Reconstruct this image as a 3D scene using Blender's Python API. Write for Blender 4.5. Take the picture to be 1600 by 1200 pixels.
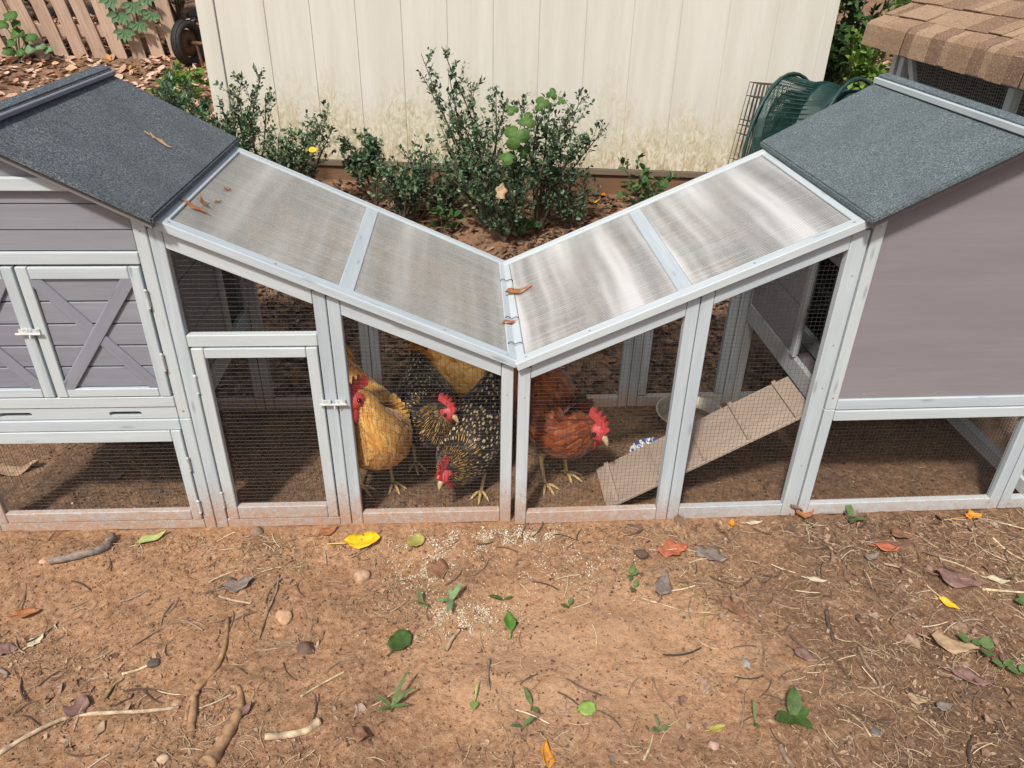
import bpy, bmesh, math, random
import numpy as np
from mathutils import Vector, Matrix
random.seed(7); rng = np.random.default_rng(11)
sc = bpy.context.scene
col = sc.collection
for o in list(bpy.data.objects): bpy.data.objects.remove(o)

# ------------------------------------------------------------------ camera
CAM = Vector((-0.13666608, -1.83003191, 1.6))
FW = Vector((0.06127316, 0.85665626, -0.51223593)).normalized()
RT = Vector((0.99799398, -0.06077042, 0.01774744)).normalized()
UP = RT.cross(FW).normalized()
FPX = 1185.0451
cd = bpy.data.cameras.new('camera'); cam = bpy.data.objects.new('camera', cd); col.objects.link(cam)
cd.sensor_width = 36; cd.lens = FPX / 1600 * 36; cd.clip_start = .02; cd.clip_end = 400
cam.matrix_world = Matrix(((RT.x, UP.x, -FW.x, CAM.x), (RT.y, UP.y, -FW.y, CAM.y), (RT.z, UP.z, -FW.z, CAM.z), (0, 0, 0, 1)))
sc.camera = cam

# ------------------------------------------------------------------ sky, sun, exposure
SUN_EL, SUN_AZ = 52, 26           # sun behind the camera, to its left
w = bpy.data.worlds.new('World'); sc.world = w; w.use_nodes = True
wn = w.node_tree; bg = wn.nodes['Background']
sky = wn.nodes.new('ShaderNodeTexSky'); sky.sky_type = 'NISHITA'; sky.sun_disc = False
sky.sun_elevation = math.radians(SUN_EL); sky.sun_rotation = math.radians(180 + SUN_AZ)
sky.air_density = 1.2; sky.dust_density = 3.5; sky.ozone_density = .8
wn.links.new(sky.outputs[0], bg.inputs[0]); bg.inputs[1].default_value = .088
sd = bpy.data.lights.new('sun', 'SUN'); sun = bpy.data.objects.new('sun', sd); col.objects.link(sun)
sd.energy = 3.3; sd.angle = math.radians(5); sd.color = (1, .95, .87)
a = math.radians(SUN_AZ); e = math.radians(SUN_EL)
sun.rotation_euler = Vector((math.sin(a) * math.cos(e), math.cos(a) * math.cos(e), -math.sin(e))).to_track_quat('-Z', 'Y').to_euler()
sun.location = (-3, -5, 6)
vs = sc.view_settings; vs.view_transform = 'Standard'; vs.look = 'None'; vs.gamma = 1; vs.use_curve_mapping = False
vs.exposure = .3

# ------------------------------------------------------------------ helpers: places
def hsh(ix, iy, s):
    h = np.sin(ix * 127.1 + iy * 311.7 + s * 74.7) * 43758.5453
    return h - np.floor(h)
def vn(x, y, s=0):
    x = np.asarray(x, float); y = np.asarray(y, float)
    ix = np.floor(x); iy = np.floor(y); fx = x - ix; fy = y - iy
    fx = fx * fx * (3 - 2 * fx); fy = fy * fy * (3 - 2 * fy)
    a0 = hsh(ix, iy, s); b0 = hsh(ix + 1, iy, s); c0 = hsh(ix, iy + 1, s); d0 = hsh(ix + 1, iy + 1, s)
    return (a0 * (1 - fx) + b0 * fx) * (1 - fy) + (c0 * (1 - fx) + d0 * fx) * fy - .5
def gz(x, y, fine=True):
    x = np.asarray(x, float); y = np.asarray(y, float)
    t = np.clip((y - .78) / .5, 0, 1)
    z = np.where(y > .78, .16 * (y - .78) * t * (2 - t) + 0.0, 0.0)
    z = z - .02 * np.clip(y - 6, 0, 60)
    away = np.clip((-.01 - y) / .12, 0, 1)
    z = z + away * (.045 * vn(x * 2.1, y * 2.1, 1) + .030 * vn(x * 5.3, y * 5.3, 2) + .016 * vn(x * 12, y * 12, 12)) + .006 * vn(x * 9, y * 9, 3)
    if fine:
        k = np.clip((np.abs(y + .1) < 1.6), 0, 1)
        z = z + k * (.010 * vn(x * 24, y * 24, 4) * np.clip(.5 + vn(x * 3, y * 3, 9) * 2, .25, 1.2) + .005 * vn(x * 60, y * 60, 5) + .0025 * vn(x * 130, y * 130, 6))
    return z
def ray(px, py):
    return FW + RT * ((px - 800) / FPX) - UP * ((py - 600) / FPX)
def at(px, py, Y):
    r = ray(px, py); return CAM + r * ((Y - CAM.y) / r.y)
def atz(px, py, z):
    r = ray(px, py); return CAM + r * ((z - CAM.z) / r.z)
def on_ground(px, py, dz=0):
    r = ray(px, py); t = 1.2
    while t < 40:
        p = CAM + r * t
        if p.z <= float(gz(p.x, p.y, False)) + dz: break
        t += .01
    return p

# ------------------------------------------------------------------ helpers: objects
def tag(o, label=None, cat=None, group=None, kind=None):
    if label: o['label'] = label
    if cat: o['category'] = cat
    if group: o['group'] = group
    if kind: o['kind'] = kind
    return o
def empty(name, loc=(0, 0, 0), rz=0):
    o = bpy.data.objects.new(name, None); col.objects.link(o)
    o.location = loc; o.rotation_euler = (0, 0, rz); o.empty_display_size = .1
    return o
def link(name, me, mat=None, parent=None, mw=None, smooth=False):
    if mat is not None and not me.materials: me.materials.append(mat)
    o = bpy.data.objects.new(name, me); col.objects.link(o)
    if parent is not None: o.parent = parent
    if mw is not None: o.matrix_local = mw
    if smooth: me.shade_smooth()
    return o
def pymesh(name, v, f):
    me = bpy.data.meshes.new(name); me.from_pydata([tuple(p) for p in v], [], f); me.update(); return me
def npmesh(name, V, F, uv=None):
    """V (n,3), F (m,k) with k = 3 or 4; fast."""
    me = bpy.data.meshes.new(name); n = len(V); m, k = F.shape
    me.vertices.add(n); me.vertices.foreach_set('co', np.ascontiguousarray(V, dtype=np.float32).ravel())
    me.loops.add(m * k); me.loops.foreach_set('vertex_index', np.ascontiguousarray(F, dtype=np.int32).ravel())
    me.polygons.add(m); me.polygons.foreach_set('loop_start', np.arange(0, m * k, k, dtype=np.int32))
    me.update(calc_edges=True)
    if uv is not None:
        l = me.uv_layers.new(name='fuv'); l.data.foreach_set('uv', np.ascontiguousarray(uv[F.ravel()], dtype=np.float32).ravel())
    return me
_box = {}
def boxmesh(sx, sy, sz, bev=.0015, seg=1):
    key = (round(sx, 4), round(sy, 4), round(sz, 4), bev, seg)
    if key in _box: return _box[key]
    bm = bmesh.new(); bmesh.ops.create_cube(bm, size=1)
    for v in bm.verts: v.co.x *= sx; v.co.y *= sy; v.co.z *= sz
    if bev: bmesh.ops.bevel(bm, geom=bm.edges[:], offset=min(bev, .4 * min(sx, sy, sz)), segments=seg, affect='EDGES', profile=.6)
    me = bpy.data.meshes.new('box'); bm.to_mesh(me); bm.free()
    return me
def beam(name, p0, p1, wid, thick, mat, parent=None, side=(0, 1, 0), bev=.002):
    """bar from p0 to p1 (centre line); `side` is the direction of `thick`, `wid` lies across both."""
    p0 = Vector(p0); p1 = Vector(p1); X = (p1 - p0); L = X.length; X.normalize()
    Y = Vector(side); Y = (Y - X * Y.dot(X)).normalized(); Z = X.cross(Y)
    me = boxmesh(L, thick, wid, bev)
    if me.users and me.materials and me.materials[0] is not mat: me = me.copy(); me.materials.clear()
    if not me.materials: me.materials.append(mat)
    c = (p0 + p1) / 2
    mw = Matrix(((X.x, Y.x, Z.x, c.x), (X.y, Y.y, Z.y, c.y), (X.z, Y.z, Z.z, c.z), (0, 0, 0, 1)))
    return link(name, me, None, parent, mw)
def prism(name, pts, off, mat, parent=None, bev=0):
    """polygon pts extruded by vector off"""
    bm = bmesh.new(); n = len(pts); off = Vector(off)
    a_ = [bm.verts.new(Vector(p)) for p in pts]; b_ = [bm.verts.new(Vector(p) + off) for p in pts]
    bm.faces.new(a_); bm.faces.new(b_[::-1])
    for i in range(n): bm.faces.new((a_[i], b_[i], b_[(i + 1) % n], a_[(i + 1) % n]))
    bmesh.ops.recalc_face_normals(bm, faces=bm.faces[:])
    if bev: bmesh.ops.bevel(bm, geom=bm.edges[:], offset=bev, segments=2, affect='EDGES')
    me = bpy.data.meshes.new(name); bm.to_mesh(me); bm.free()
    return link(name, me, mat, parent)
def catmull(P, n):
    P = [np.array(p, float) for p in P]; out = []
    Q = [2 * P[0] - P[1]] + P + [2 * P[-1] - P[-2]]
    for i in range(1, len(Q) - 2):
        for k in range(n):
            t = k / n; p0, p1, p2, p3 = Q[i - 1:i + 3]
            out.append(.5 * (2 * p1 + (p2 - p0) * t + (2 * p0 - 5 * p1 + 4 * p2 - p3) * t * t + (3 * p1 - p0 - 3 * p2 + p3) * t ** 3))
    out.append(P[-1]); return np.array(out)
def tube_arrays(pts, radii, ns=6, S0=None):
    pts = np.asarray(pts, float); n = len(pts)
    T = np.gradient(pts, axis=0); T /= np.linalg.norm(T, axis=1)[:, None] + 1e-12
    S = np.array(S0 if S0 is not None else np.cross(T[0], [0, 0, 1.0]), float)
    if np.linalg.norm(S) < 1e-3: S = np.array([1.0, 0, 0])
    V = []; fr = []
    for i in range(n):
        S = S - T[i] * S.dot(T[i]); S /= np.linalg.norm(S) + 1e-12; N = np.cross(S, T[i])
        r = radii[i]; ra, rb = (r if hasattr(r, '__len__') else (r, r))
        for k in range(ns):
            th = 2 * math.pi * k / ns; V.append(pts[i] + S * math.cos(th) * ra + N * math.sin(th) * rb)
        fr.append((pts[i], T[i], S.copy(), N, ra, rb))
    F = []
    for i in range(n - 1):
        for k in range(ns):
            k2 = (k + 1) % ns; F.append((i * ns + k, i * ns + k2, (i + 1) * ns + k2, (i + 1) * ns + k))
    return V, F, fr
class MB:
    def __init__(s): s.v = []; s.f = []
    def add(s, V, F):
        o = len(s.v); s.v += [tuple(p) for p in V]; s.f += [tuple(i + o for i in f) for f in F]
    def tube(s, pts, radii, ns=6, caps=True):
        if not hasattr(radii, '__len__'): radii = [radii] * len(pts)
        V, F, _ = tube_arrays(pts, radii, ns); n = len(pts)
        if caps: F = F + [tuple(range(ns))[::-1], tuple((n - 1) * ns + k for k in range(ns))]
        s.add(V, F)
    def box(s, c, h):
        x, y, z = c; a, b, d = h
        V = [(x + i * a, y + j * b, z + k * d) for i in (-1, 1) for j in (-1, 1) for k in (-1, 1)]
        s.add(V, [(0, 1, 3, 2), (4, 6, 7, 5), (0, 4, 5, 1), (2, 3, 7, 6), (0, 2, 6, 4), (1, 5, 7, 3)])
    def build(s, name, mat, parent=None, smooth=False):
        return link(name, pymesh(name, s.v, s.f), mat, parent, None, smooth)

# ------------------------------------------------------------------ helpers: materials
def newmat(name):
    m = bpy.data.materials.new(name); m.use_nodes = True
    return m, m.node_tree, m.node_tree.nodes['Principled BSDF']
def N(nt, typ, **kw):
    n = nt.nodes.new(typ)
    for k, v in kw.items():
        if k in n.inputs: 
            if hasattr(v, 'is_output'): nt.links.new(v, n.inputs[k])
            else: n.inputs[k].default_value = v
        else: setattr(n, k, v)
    return n
def coords(nt, scale=(1, 1, 1), kind='Object', rnd=False):
    tc = N(nt, 'ShaderNodeTexCoord'); mp = N(nt, 'ShaderNodeMapping'); mp.inputs['Scale'].default_value = scale
    src = tc.outputs[kind]
    if rnd:
        oi = N(nt, 'ShaderNodeObjectInfo'); ad = N(nt, 'ShaderNodeVectorMath', operation='ADD')
        ml = N(nt, 'ShaderNodeMath', operation='MULTIPLY'); nt.links.new(oi.outputs['Random'], ml.inputs[0]); ml.inputs[1].default_value = 37
        nt.links.new(src, ad.inputs[0]); nt.links.new(ml.outputs[0], ad.inputs[1]); src = ad.outputs[0]
    nt.links.new(src, mp.inputs[0]); return mp.outputs[0]
def noise(nt, vec, scale, detail=4, rough=.6, dist=0):
    n = N(nt, 'ShaderNodeTexNoise'); n.inputs['Scale'].default_value = scale; n.inputs['Detail'].default_value = detail
    n.inputs['Roughness'].default_value = rough; n.inputs['Distortion'].default_value = dist
    nt.links.new(vec, n.inputs['Vector']); return n.outputs['Fac']
def ramp(nt, fac, stops, interp='LINEAR'):
    r = N(nt, 'ShaderNodeValToRGB'); cr = r.color_ramp; cr.interpolation = interp
    while len(cr.elements) < len(stops): cr.elements.new(.5)
    for e_, (p, c) in zip(cr.elements, stops): e_.position = p; e_.color = (*c, 1) if len(c) == 3 else c
    nt.links.new(fac, r.inputs[0]); return r.outputs[0]
def mixc(nt, fac, a_, b_, blend='MIX'):
    m = N(nt, 'ShaderNodeMix', data_type='RGBA', blend_type=blend)
    for idx, v in ((0, fac), (6, a_), (7, b_)):
        if hasattr(v, 'is_output'): nt.links.new(v, m.inputs[idx])
        else: m.inputs[idx].default_value = v if idx == 0 else (*v, 1)
    return m.outputs[2]
def math_(nt, op, a_, b_=0, clamp=False):
    m = N(nt, 'ShaderNodeMath', operation=op); m.use_clamp = clamp
    for i, v in enumerate((a_, b_)):
        if hasattr(v, 'is_output'): nt.links.new(v, m.inputs[i])
        else: m.inputs[i].default_value = v
    return m.outputs[0]
def maprange(nt, v, a0, a1, b0=0, b1=1, smooth=True):
    m = N(nt, 'ShaderNodeMapRange'); m.interpolation_type = 'SMOOTHSTEP' if smooth else 'LINEAR'
    nt.links.new(v, m.inputs[0]); m.inputs[1].default_value = a0; m.inputs[2].default_value = a1; m.inputs[3].default_value = b0; m.inputs[4].default_value = b1
    return m.outputs[0]
def bump(nt, bs, h, strength=.3, dist=.002):
    b = N(nt, 'ShaderNodeBump'); b.inputs['Strength'].default_value = strength; b.inputs['Distance'].default_value = dist
    nt.links.new(h, b.inputs['Height']); nt.links.new(b.outputs[0], bs.inputs['Normal'])
def wpos(nt):
    g = N(nt, 'ShaderNodeNewGeometry'); s = N(nt, 'ShaderNodeSeparateXYZ'); nt.links.new(g.outputs['Position'], s.inputs[0]); return g, s
def island(nt):
    return N(nt, 'ShaderNodeNewGeometry').outputs['Random Per Island']

CLAY = (.40, .205, .105)
def wood(name, c0, c1, dirt=True, rough=.65, grain=1.0, knots=.55):
    m, nt, bs = newmat(name)
    v = coords(nt, (3, 60, 60), rnd=True); g = noise(nt, v, 1.2, 6, .65, .6)
    v2 = coords(nt, (1.5, 9, 9), rnd=True); b = noise(nt, v2, 1.0, 3)
    c = ramp(nt, g, [(.25, c0), (.75, c1)])
    oi = N(nt, 'ShaderNodeObjectInfo')
    c = mixc(nt, math_(nt, 'MULTIPLY', maprange(nt, b, .3, .75), .45), c, tuple(x * .74 for x in c0))
    c = mixc(nt, math_(nt, 'MULTIPLY', oi.outputs['Random'], .40), c, (c1[0] * 1.04, c1[1] * .99, c1[2] * .90))
    kv = N(nt, 'ShaderNodeTexVoronoi'); kv.inputs['Scale'].default_value = 1.0; nt.links.new(coords(nt, (5, 24, 24), rnd=True), kv.inputs['Vector'])
    c = mixc(nt, maprange(nt, kv.outputs['Distance'], .05, .16, knots, 0), c, tuple(x * .5 for x in c0))
    sc2 = noise(nt, coords(nt, (7, 30, 30), rnd=True), 1.0, 6, .75)
    c = mixc(nt, maprange(nt, sc2, .62, .72, 0, .4), c, (c1[0] * 1.12, c1[1] * 1.06, c1[2] * .96))
    if dirt:
        gg, s = wpos(nt)
        nz = noise(nt, gg.outputs['Position'], 26, 6, .7); nz2 = noise(nt, gg.outputs['Position'], 130, 3, .7)
        lim = maprange(nt, s.outputs['X'], .15, .75, .15, .055)
        h = math_(nt, 'SUBTRACT', s.outputs['Z'], lim)
        h = math_(nt, 'ADD', h, math_(nt, 'MULTIPLY', math_(nt, 'SUBTRACT', nz, .5), .16))
        h = math_(nt, 'ADD', h, math_(nt, 'MULTIPLY', math_(nt, 'SUBTRACT', nz2, .5), .16))
        f = maprange(nt, h, -.14, .05, .80, 0)
        sp = noise(nt, gg.outputs['Position'], 210, 4, .8); sp2 = noise(nt, gg.outputs['Position'], 60, 5, .7)
        f = math_(nt, 'MULTIPLY', f, maprange(nt, math_(nt, 'ADD', math_(nt, 'MULTIPLY', sp, .5), math_(nt, 'MULTIPLY', sp2, .5)), .36, .56, .28, 1.15), True)
        c = mixc(nt, f, c, mixc(nt, sp2, (.30, .145, .07), (.52, .30, .18)))
    nt.links.new(c, bs.inputs['Base Color']); bs.inputs['Roughness'].default_value = rough
    bs.inputs['Specular IOR Level'].default_value = .3
    bump(nt, bs, g, .25 * grain, .002); return m
def plain(name, c, rough=.6, metal=0, nscale=40, var=.25, bumpd=.0):
    m, nt, bs = newmat(name); v = coords(nt, rnd=True); n = noise(nt, v, nscale, 4)
    cc = ramp(nt, n, [(.3, tuple(x * (1 - var) for x in c)), (.7, tuple(min(1, x * (1 + var)) for x in c))])
    nt.links.new(cc, bs.inputs['Base Color']); bs.inputs['Roughness'].default_value = rough; bs.inputs['Metallic'].default_value = metal
    if bumpd: bump(nt, bs, n, .5, bumpd)
    return m
def felt(name, lo, mid, hi):
    m, nt, bs = newmat(name); v = coords(nt)
    vo = N(nt, 'ShaderNodeTexVoronoi'); vo.inputs['Scale'].default_value = 430; nt.links.new(v, vo.inputs['Vector'])
    sep = N(nt, 'ShaderNodeSeparateColor'); nt.links.new(vo.outputs['Color'], sep.inputs[0])
    n2 = noise(nt, v, 420, 2); f = math_(nt, 'ADD', math_(nt, 'MULTIPLY', sep.outputs[0], .65), math_(nt, 'MULTIPLY', n2, .35))
    big = noise(nt, v, 7, 3)
    c = ramp(nt, f, [(.2, lo), (.5, mid), (.85, hi)])
    c = mixc(nt, maprange(nt, big, .35, .7, 0, .35), c, tuple(x * 1.5 for x in lo))
    nt.links.new(c, bs.inputs['Base Color']); bs.inputs['Roughness'].default_value = .85
    bump(nt, bs, f, .7, .003); return m
def leafmat(name, c1, c2, rough=.6, trans=.15, vein=True):
    m, nt, bs = newmat(name); v = coords(nt, rnd=True); n = noise(nt, v, 60, 5, .65)
    c = ramp(nt, n, [(.32, c1), (.66, c2)])
    nt.links.new(c, bs.inputs['Base Color']); bs.inputs['Roughness'].default_value = rough; bs.inputs['Specular IOR Level'].default_value = .3
    bump(nt, bs, n, .4, .002)
    if trans:
        tr = N(nt, 'ShaderNodeBsdfTranslucent'); nt.links.new(c, tr.inputs[0]); mx = N(nt, 'ShaderNodeMixShader'); mx.inputs[0].default_value = trans
        out = nt.nodes['Material Output']; nt.links.new(bs.outputs[0], mx.inputs[1]); nt.links.new(tr.outputs[0], mx.inputs[2]); nt.links.new(mx.outputs[0], out.inputs[0])
    return m
def foliage(name, stops, rough=.42, trans=.2):
    m, nt, bs = newmat(name); c = ramp(nt, island(nt), stops)
    nt.links.new(c, bs.inputs['Base Color']); bs.inputs['Roughness'].default_value = rough; bs.inputs['Specular IOR Level'].default_value = .4
    tr = N(nt, 'ShaderNodeBsdfTranslucent'); nt.links.new(c, tr.inputs[0]); mx = N(nt, 'ShaderNodeMixShader'); mx.inputs[0].default_value = trans
    out = nt.nodes['Material Output']; nt.links.new(bs.outputs[0], mx.inputs[1]); nt.links.new(tr.outputs[0], mx.inputs[2]); nt.links.new(mx.outputs[0], out.inputs[0])
    return m
def bits(name, stops, rough=.8):
    m, nt, bs = newmat(name); c = ramp(nt, island(nt), stops); v = coords(nt); n = noise(nt, v, 90, 4)
    c = mixc(nt, maprange(nt, n, .35, .7, 0, .45), c, tuple(x * .45 for x in stops[0][1]))
    nt.links.new(c, bs.inputs['Base Color']); bs.inputs['Roughness'].default_value = rough; bs.inputs['Specular IOR Level'].default_value = .25
    return m

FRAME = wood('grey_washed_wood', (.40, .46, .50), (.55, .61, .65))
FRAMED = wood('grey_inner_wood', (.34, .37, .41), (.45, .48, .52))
PLANK = wood('lavender_grey_wood', (.193, .202, .24), (.283, .294, .34), dirt=False, grain=1.3)
BRACE = wood('brace_grey_wood', (.19, .20, .245), (.27, .28, .335), dirt=False, grain=1.3)
PLY = wood('mauve_plywood', (.205, .19, .215), (.265, .248, .272), dirt=False, grain=.8, knots=.06)
RAMPW = wood('ramp_worn_wood', (.29, .22, .175), (.48, .385, .315), dirt=False)
DARKW = wood('dark_underside_wood', (.14, .13, .14), (.2, .19, .2), dirt=False)
FELT = felt('grey_roof_felt', (.032, .040, .047), (.092, .112, .126), (.235, .27, .285))
FELT_LIT = felt('grey_roof_felt_lit', (.045, .06, .067), (.105, .137, .15), (.235, .285, .30))  # same felt on the right roof, its different lighting put into the colour
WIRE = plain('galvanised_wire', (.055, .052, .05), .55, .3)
STEEL = plain('zinc_hardware', (.66, .67, .67), .4, .35)
BRASS = plain('brass_catch', (.42, .34, .2), .4, .8)
SCREW = plain('screw_head', (.5, .46, .4), .4, .8)
DARKWIRE = plain('dark_tie_wire', (.05, .045, .04), .5, .5)

def polycarb(name, band, c0, c1, c2, base, gr_=.45):
    m, nt, bs = newmat(name)
    v = coords(nt)
    sep = N(nt, 'ShaderNodeSeparateXYZ'); nt.links.new(v, sep.inputs[0])
    rib = math_(nt, 'SINE', math_(nt, 'MULTIPLY', sep.outputs['Z'], 2 * math.pi / .0085))
    bend = noise(nt, coords(nt, (2, 1, 1.5)), 1.0, 2)
    xx = math_(nt, 'ADD', sep.outputs['X'], math_(nt, 'MULTIPLY', bend, .045)); cmb = N(nt, 'ShaderNodeCombineXYZ'); nt.links.new(math_(nt, 'MULTIPLY', xx, 12), cmb.inputs[0]); nt.links.new(math_(nt, 'MULTIPLY', sep.outputs['Z'], .7), cmb.inputs[2])
    st = noise(nt, cmb.outputs[0], 1.0, 2, .5)                                     # bands across the ribs, sky reflection put into the colour
    st2 = noise(nt, coords(nt, (2.2, 1, 260)), 1.0, 3, .7)                           # scratches along the ribs
    grime = noise(nt, coords(nt, (4, 4, 4)), 1.0, 5, .65)
    c = ramp(nt, st, [(.5 - .18 / band, c0), (.5, c1), (.5 + .16 / band, c2)])
    c = mixc(nt, maprange(nt, grime, .45, .75, 0, gr_), c, (.33, .29, .205))
    c = mixc(nt, maprange(nt, st2, .46, .68, 0, .65), c, (.82, .82, .82))
    nt.links.new(c, bs.inputs['Base Color'])
    nt.links.new(maprange(nt, st, .3, .7, .24, .10), bs.inputs['Roughness']); bs.inputs['Coat Weight'].default_value = .6; bs.inputs['Coat Roughness'].default_value = .12; bs.inputs['IOR'].default_value = 1.58
    h = math_(nt, 'ADD', math_(nt, 'MULTIPLY', rib, .45), math_(nt, 'MULTIPLY', st2, 1.2)); h = math_(nt, 'ADD', h, math_(nt, 'MULTIPLY', st, 1.5))
    bump(nt, bs, h, .5, .0014)
    tr = N(nt, 'ShaderNodeBsdfTransparent'); tr.inputs[0].default_value = (.90, .91, .88, 1)
    mx = N(nt, 'ShaderNodeMixShader')
    fac = math_(nt, 'ADD', base, math_(nt, 'MULTIPLY', rib, .13)); fac = math_(nt, 'ADD', fac, maprange(nt, st, .5 - .15 / band, .5 + .18 / band, -.05, .15)); fac = math_(nt, 'ADD', fac, maprange(nt, st2, .5, .75, 0, .12))
    nt.links.new(fac, mx.inputs[0]); nt.links.new(tr.outputs[0], mx.inputs[1]); nt.links.new(bs.outputs[0], mx.inputs[2])
    nt.links.new(mx.outputs[0], nt.nodes['Material Output'].inputs[0])
    return m
POLY = polycarb('dusty_twin_wall_sheet', .5, (.36, .36, .34), (.47, .47, .445), (.70, .695, .67), .45, .18)
POLY2 = polycarb('sky_sheen_twin_wall_sheet', 1.0, (.36, .365, .365), (.56, .56, .56), (.88, .875, .88), .46, .08)  # same sheet on the right, sky sheen painted as brighter bands

# ================================================================== THE SETTING
def grid_axis(spans):
    out = []
    for a0, b0, st in spans: out += list(np.arange(a0, b0 - 1e-9, st))
    out.append(spans[-1][1]); return np.array(out)
gx = grid_axis([(-120, -20, 10), (-20, -5, 1), (-5, -1.9, .06), (-1.9, 2.0, .0075), (2.0, 5, .06), (5, 20, 1), (20, 120, 10)])
gy = grid_axis([(-120, -20, 10), (-20, -3, 1), (-3, -1.1, .05), (-1.1, .85, .0065), (.85, 3.5, .035), (3.5, 8, .08), (8, 20, 1), (20, 120, 10)])
GX, GY = np.meshgrid(gx, gy); nx, ny = len(gx), len(gy)
V = np.stack([GX, GY, gz(GX, GY)], -1).reshape(-1, 3)
ii = (np.arange(ny - 1)[:, None] * nx + np.arange(nx - 1)[None]).ravel()
F = np.stack([ii, ii + 1, ii + nx + 1, ii + nx], -1)
def groundmat():
    m, nt, bs = newmat('clay_soil'); g, s = wpos(nt); p = g.outputs['Position']
    big = noise(nt, p, 1.6, 4, .6); mid = noise(nt, p, 9, 6, .7); fin = noise(nt, p, 70, 6, .75); gr = noise(nt, p, 260, 3, .8)
    c = ramp(nt, fin, [(.27, (.18, .092, .048)), (.42, (.43, .235, .126)), (.55, (.58, .335, .188)), (.72, (.71, .47, .31))])
    dk = ramp(nt, fin, [(.25, (.055, .034, .022)), (.48, (.18, .108, .068)), (.72, (.36, .24, .16))])
    # darker humus to the right and at the back, clay set paler in the middle
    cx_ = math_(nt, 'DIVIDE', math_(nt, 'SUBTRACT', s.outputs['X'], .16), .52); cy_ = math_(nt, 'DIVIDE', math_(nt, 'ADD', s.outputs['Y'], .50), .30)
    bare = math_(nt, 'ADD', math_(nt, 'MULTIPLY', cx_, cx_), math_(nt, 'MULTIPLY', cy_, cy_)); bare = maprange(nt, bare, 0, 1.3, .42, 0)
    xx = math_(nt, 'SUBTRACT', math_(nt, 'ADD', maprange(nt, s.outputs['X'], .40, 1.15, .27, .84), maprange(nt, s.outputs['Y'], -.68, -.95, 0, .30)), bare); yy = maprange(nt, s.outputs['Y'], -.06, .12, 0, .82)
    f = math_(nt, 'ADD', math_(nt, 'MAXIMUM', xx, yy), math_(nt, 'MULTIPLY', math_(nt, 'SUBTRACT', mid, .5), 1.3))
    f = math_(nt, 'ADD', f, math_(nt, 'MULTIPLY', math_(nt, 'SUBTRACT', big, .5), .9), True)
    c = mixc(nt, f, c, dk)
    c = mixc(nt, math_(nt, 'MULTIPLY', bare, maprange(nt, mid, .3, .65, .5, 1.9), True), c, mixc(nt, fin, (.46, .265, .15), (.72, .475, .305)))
    c = mixc(nt, maprange(nt, gr, .62, .75, 0, .55), c, (.52, .36, .25))
    c = mixc(nt, maprange(nt, gr, .36, .26, 0, .7), c, (.06, .036, .022))
    nt.links.new(c, bs.inputs['Base Color']); bs.inputs['Roughness'].default_value = .95; bs.inputs['Specular IOR Level'].default_value = .15
    h = math_(nt, 'ADD', fin, math_(nt, 'MULTIPLY', gr, .5)); bump(nt, bs, h, 1.0, .009); return m
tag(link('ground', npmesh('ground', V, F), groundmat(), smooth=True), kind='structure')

# ---- shed
K = -.12; SX0, SX1 = -1.538, 1.815
def shed_y(x): return 2.56 + K * (x - .52)
def shedmat():
    m, nt, bs = newmat('cream_siding'); g, s = wpos(nt); p = g.outputs['Position']
    mp = N(nt, 'ShaderNodeMapping'); mp.inputs['Scale'].default_value = (9, 9, .7); nt.links.new(p, mp.inputs[0]); st = noise(nt, mp.outputs[0], 1.5, 6, .6)
    mp2 = N(nt, 'ShaderNodeMapping'); mp2.inputs['Scale'].default_value = (60, 60, 3); nt.links.new(p, mp2.inputs[0]); gr = noise(nt, mp2.outputs[0], 1.5, 5, .7)
    c = ramp(nt, st, [(.3, (.57, .545, .48)), (.65, (.65, .63, .57))])
    c = mixc(nt, maprange(nt, gr, .45, .7, 0, .14), c, (.55, .51, .42))
    wv = N(nt, 'ShaderNodeMapping'); wv.inputs['Scale'].default_value = (1, 1, .45); nt.links.new(p, wv.inputs[0])
    sq = noise(nt, wv.outputs[0], 26, 5, .65, 2.2); sq2 = noise(nt, wv.outputs[0], 5, 4, .6)
    low = math_(nt, 'ADD', s.outputs['Z'], math_(nt, 'MULTIPLY', math_(nt, 'SUBTRACT', sq2, .5), .9))
    fa = maprange(nt, low, .40, 1.0, .85, 0)
    al = ramp(nt, sq, [(.36, (.36, .315, .17)), (.5, (.56, .50, .34)), (.62, (.70, .65, .53))])
    c = mixc(nt, fa, c, al)
    rd = math_(nt, 'ADD', s.outputs['Z'], math_(nt, 'MULTIPLY', math_(nt, 'SUBTRACT', sq, .5), .5))
    c = mixc(nt, maprange(nt, rd, .36, .54, .45, 0), c, (.38, .26, .17))
    nt.links.new(c, bs.inputs['Base Color']); bs.inputs['Roughness'].default_value = .7; bump(nt, bs, gr, .3, .003); return m
SIDING = shedmat()
shed = tag(empty('garden_shed', (.14, 2.6, .25)), 'cream panelled shed with mildew stained siding behind the coops', 'shed')
SM = shed.matrix_basis.inverted(); SHD = Vector((.14, 2.6, .25))
def sh(p): return Vector(p) - SHD
gro = [SX0 + .09] + [-1.181 + .2447 * i for i in range(13)] + [SX1]
ex = Vector((1, K, 0)).normalized(); en = Vector((-K, 1, 0)).normalized()
for i in range(len(gro) - 1):
    x0, x1 = gro[i] + .0014, gro[i + 1] - .0014
    p = [sh((x0, shed_y(x0), .43)), sh((x1, shed_y(x1), .43)), sh((x1, shed_y(x1), 2.5)), sh((x0, shed_y(x0), 2.5))]
    prism('siding_panel', p, en * .004, SIDING, shed, .0012)
a0, a1 = (SX0, shed_y(SX0)), (SX1, shed_y(SX1))
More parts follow.
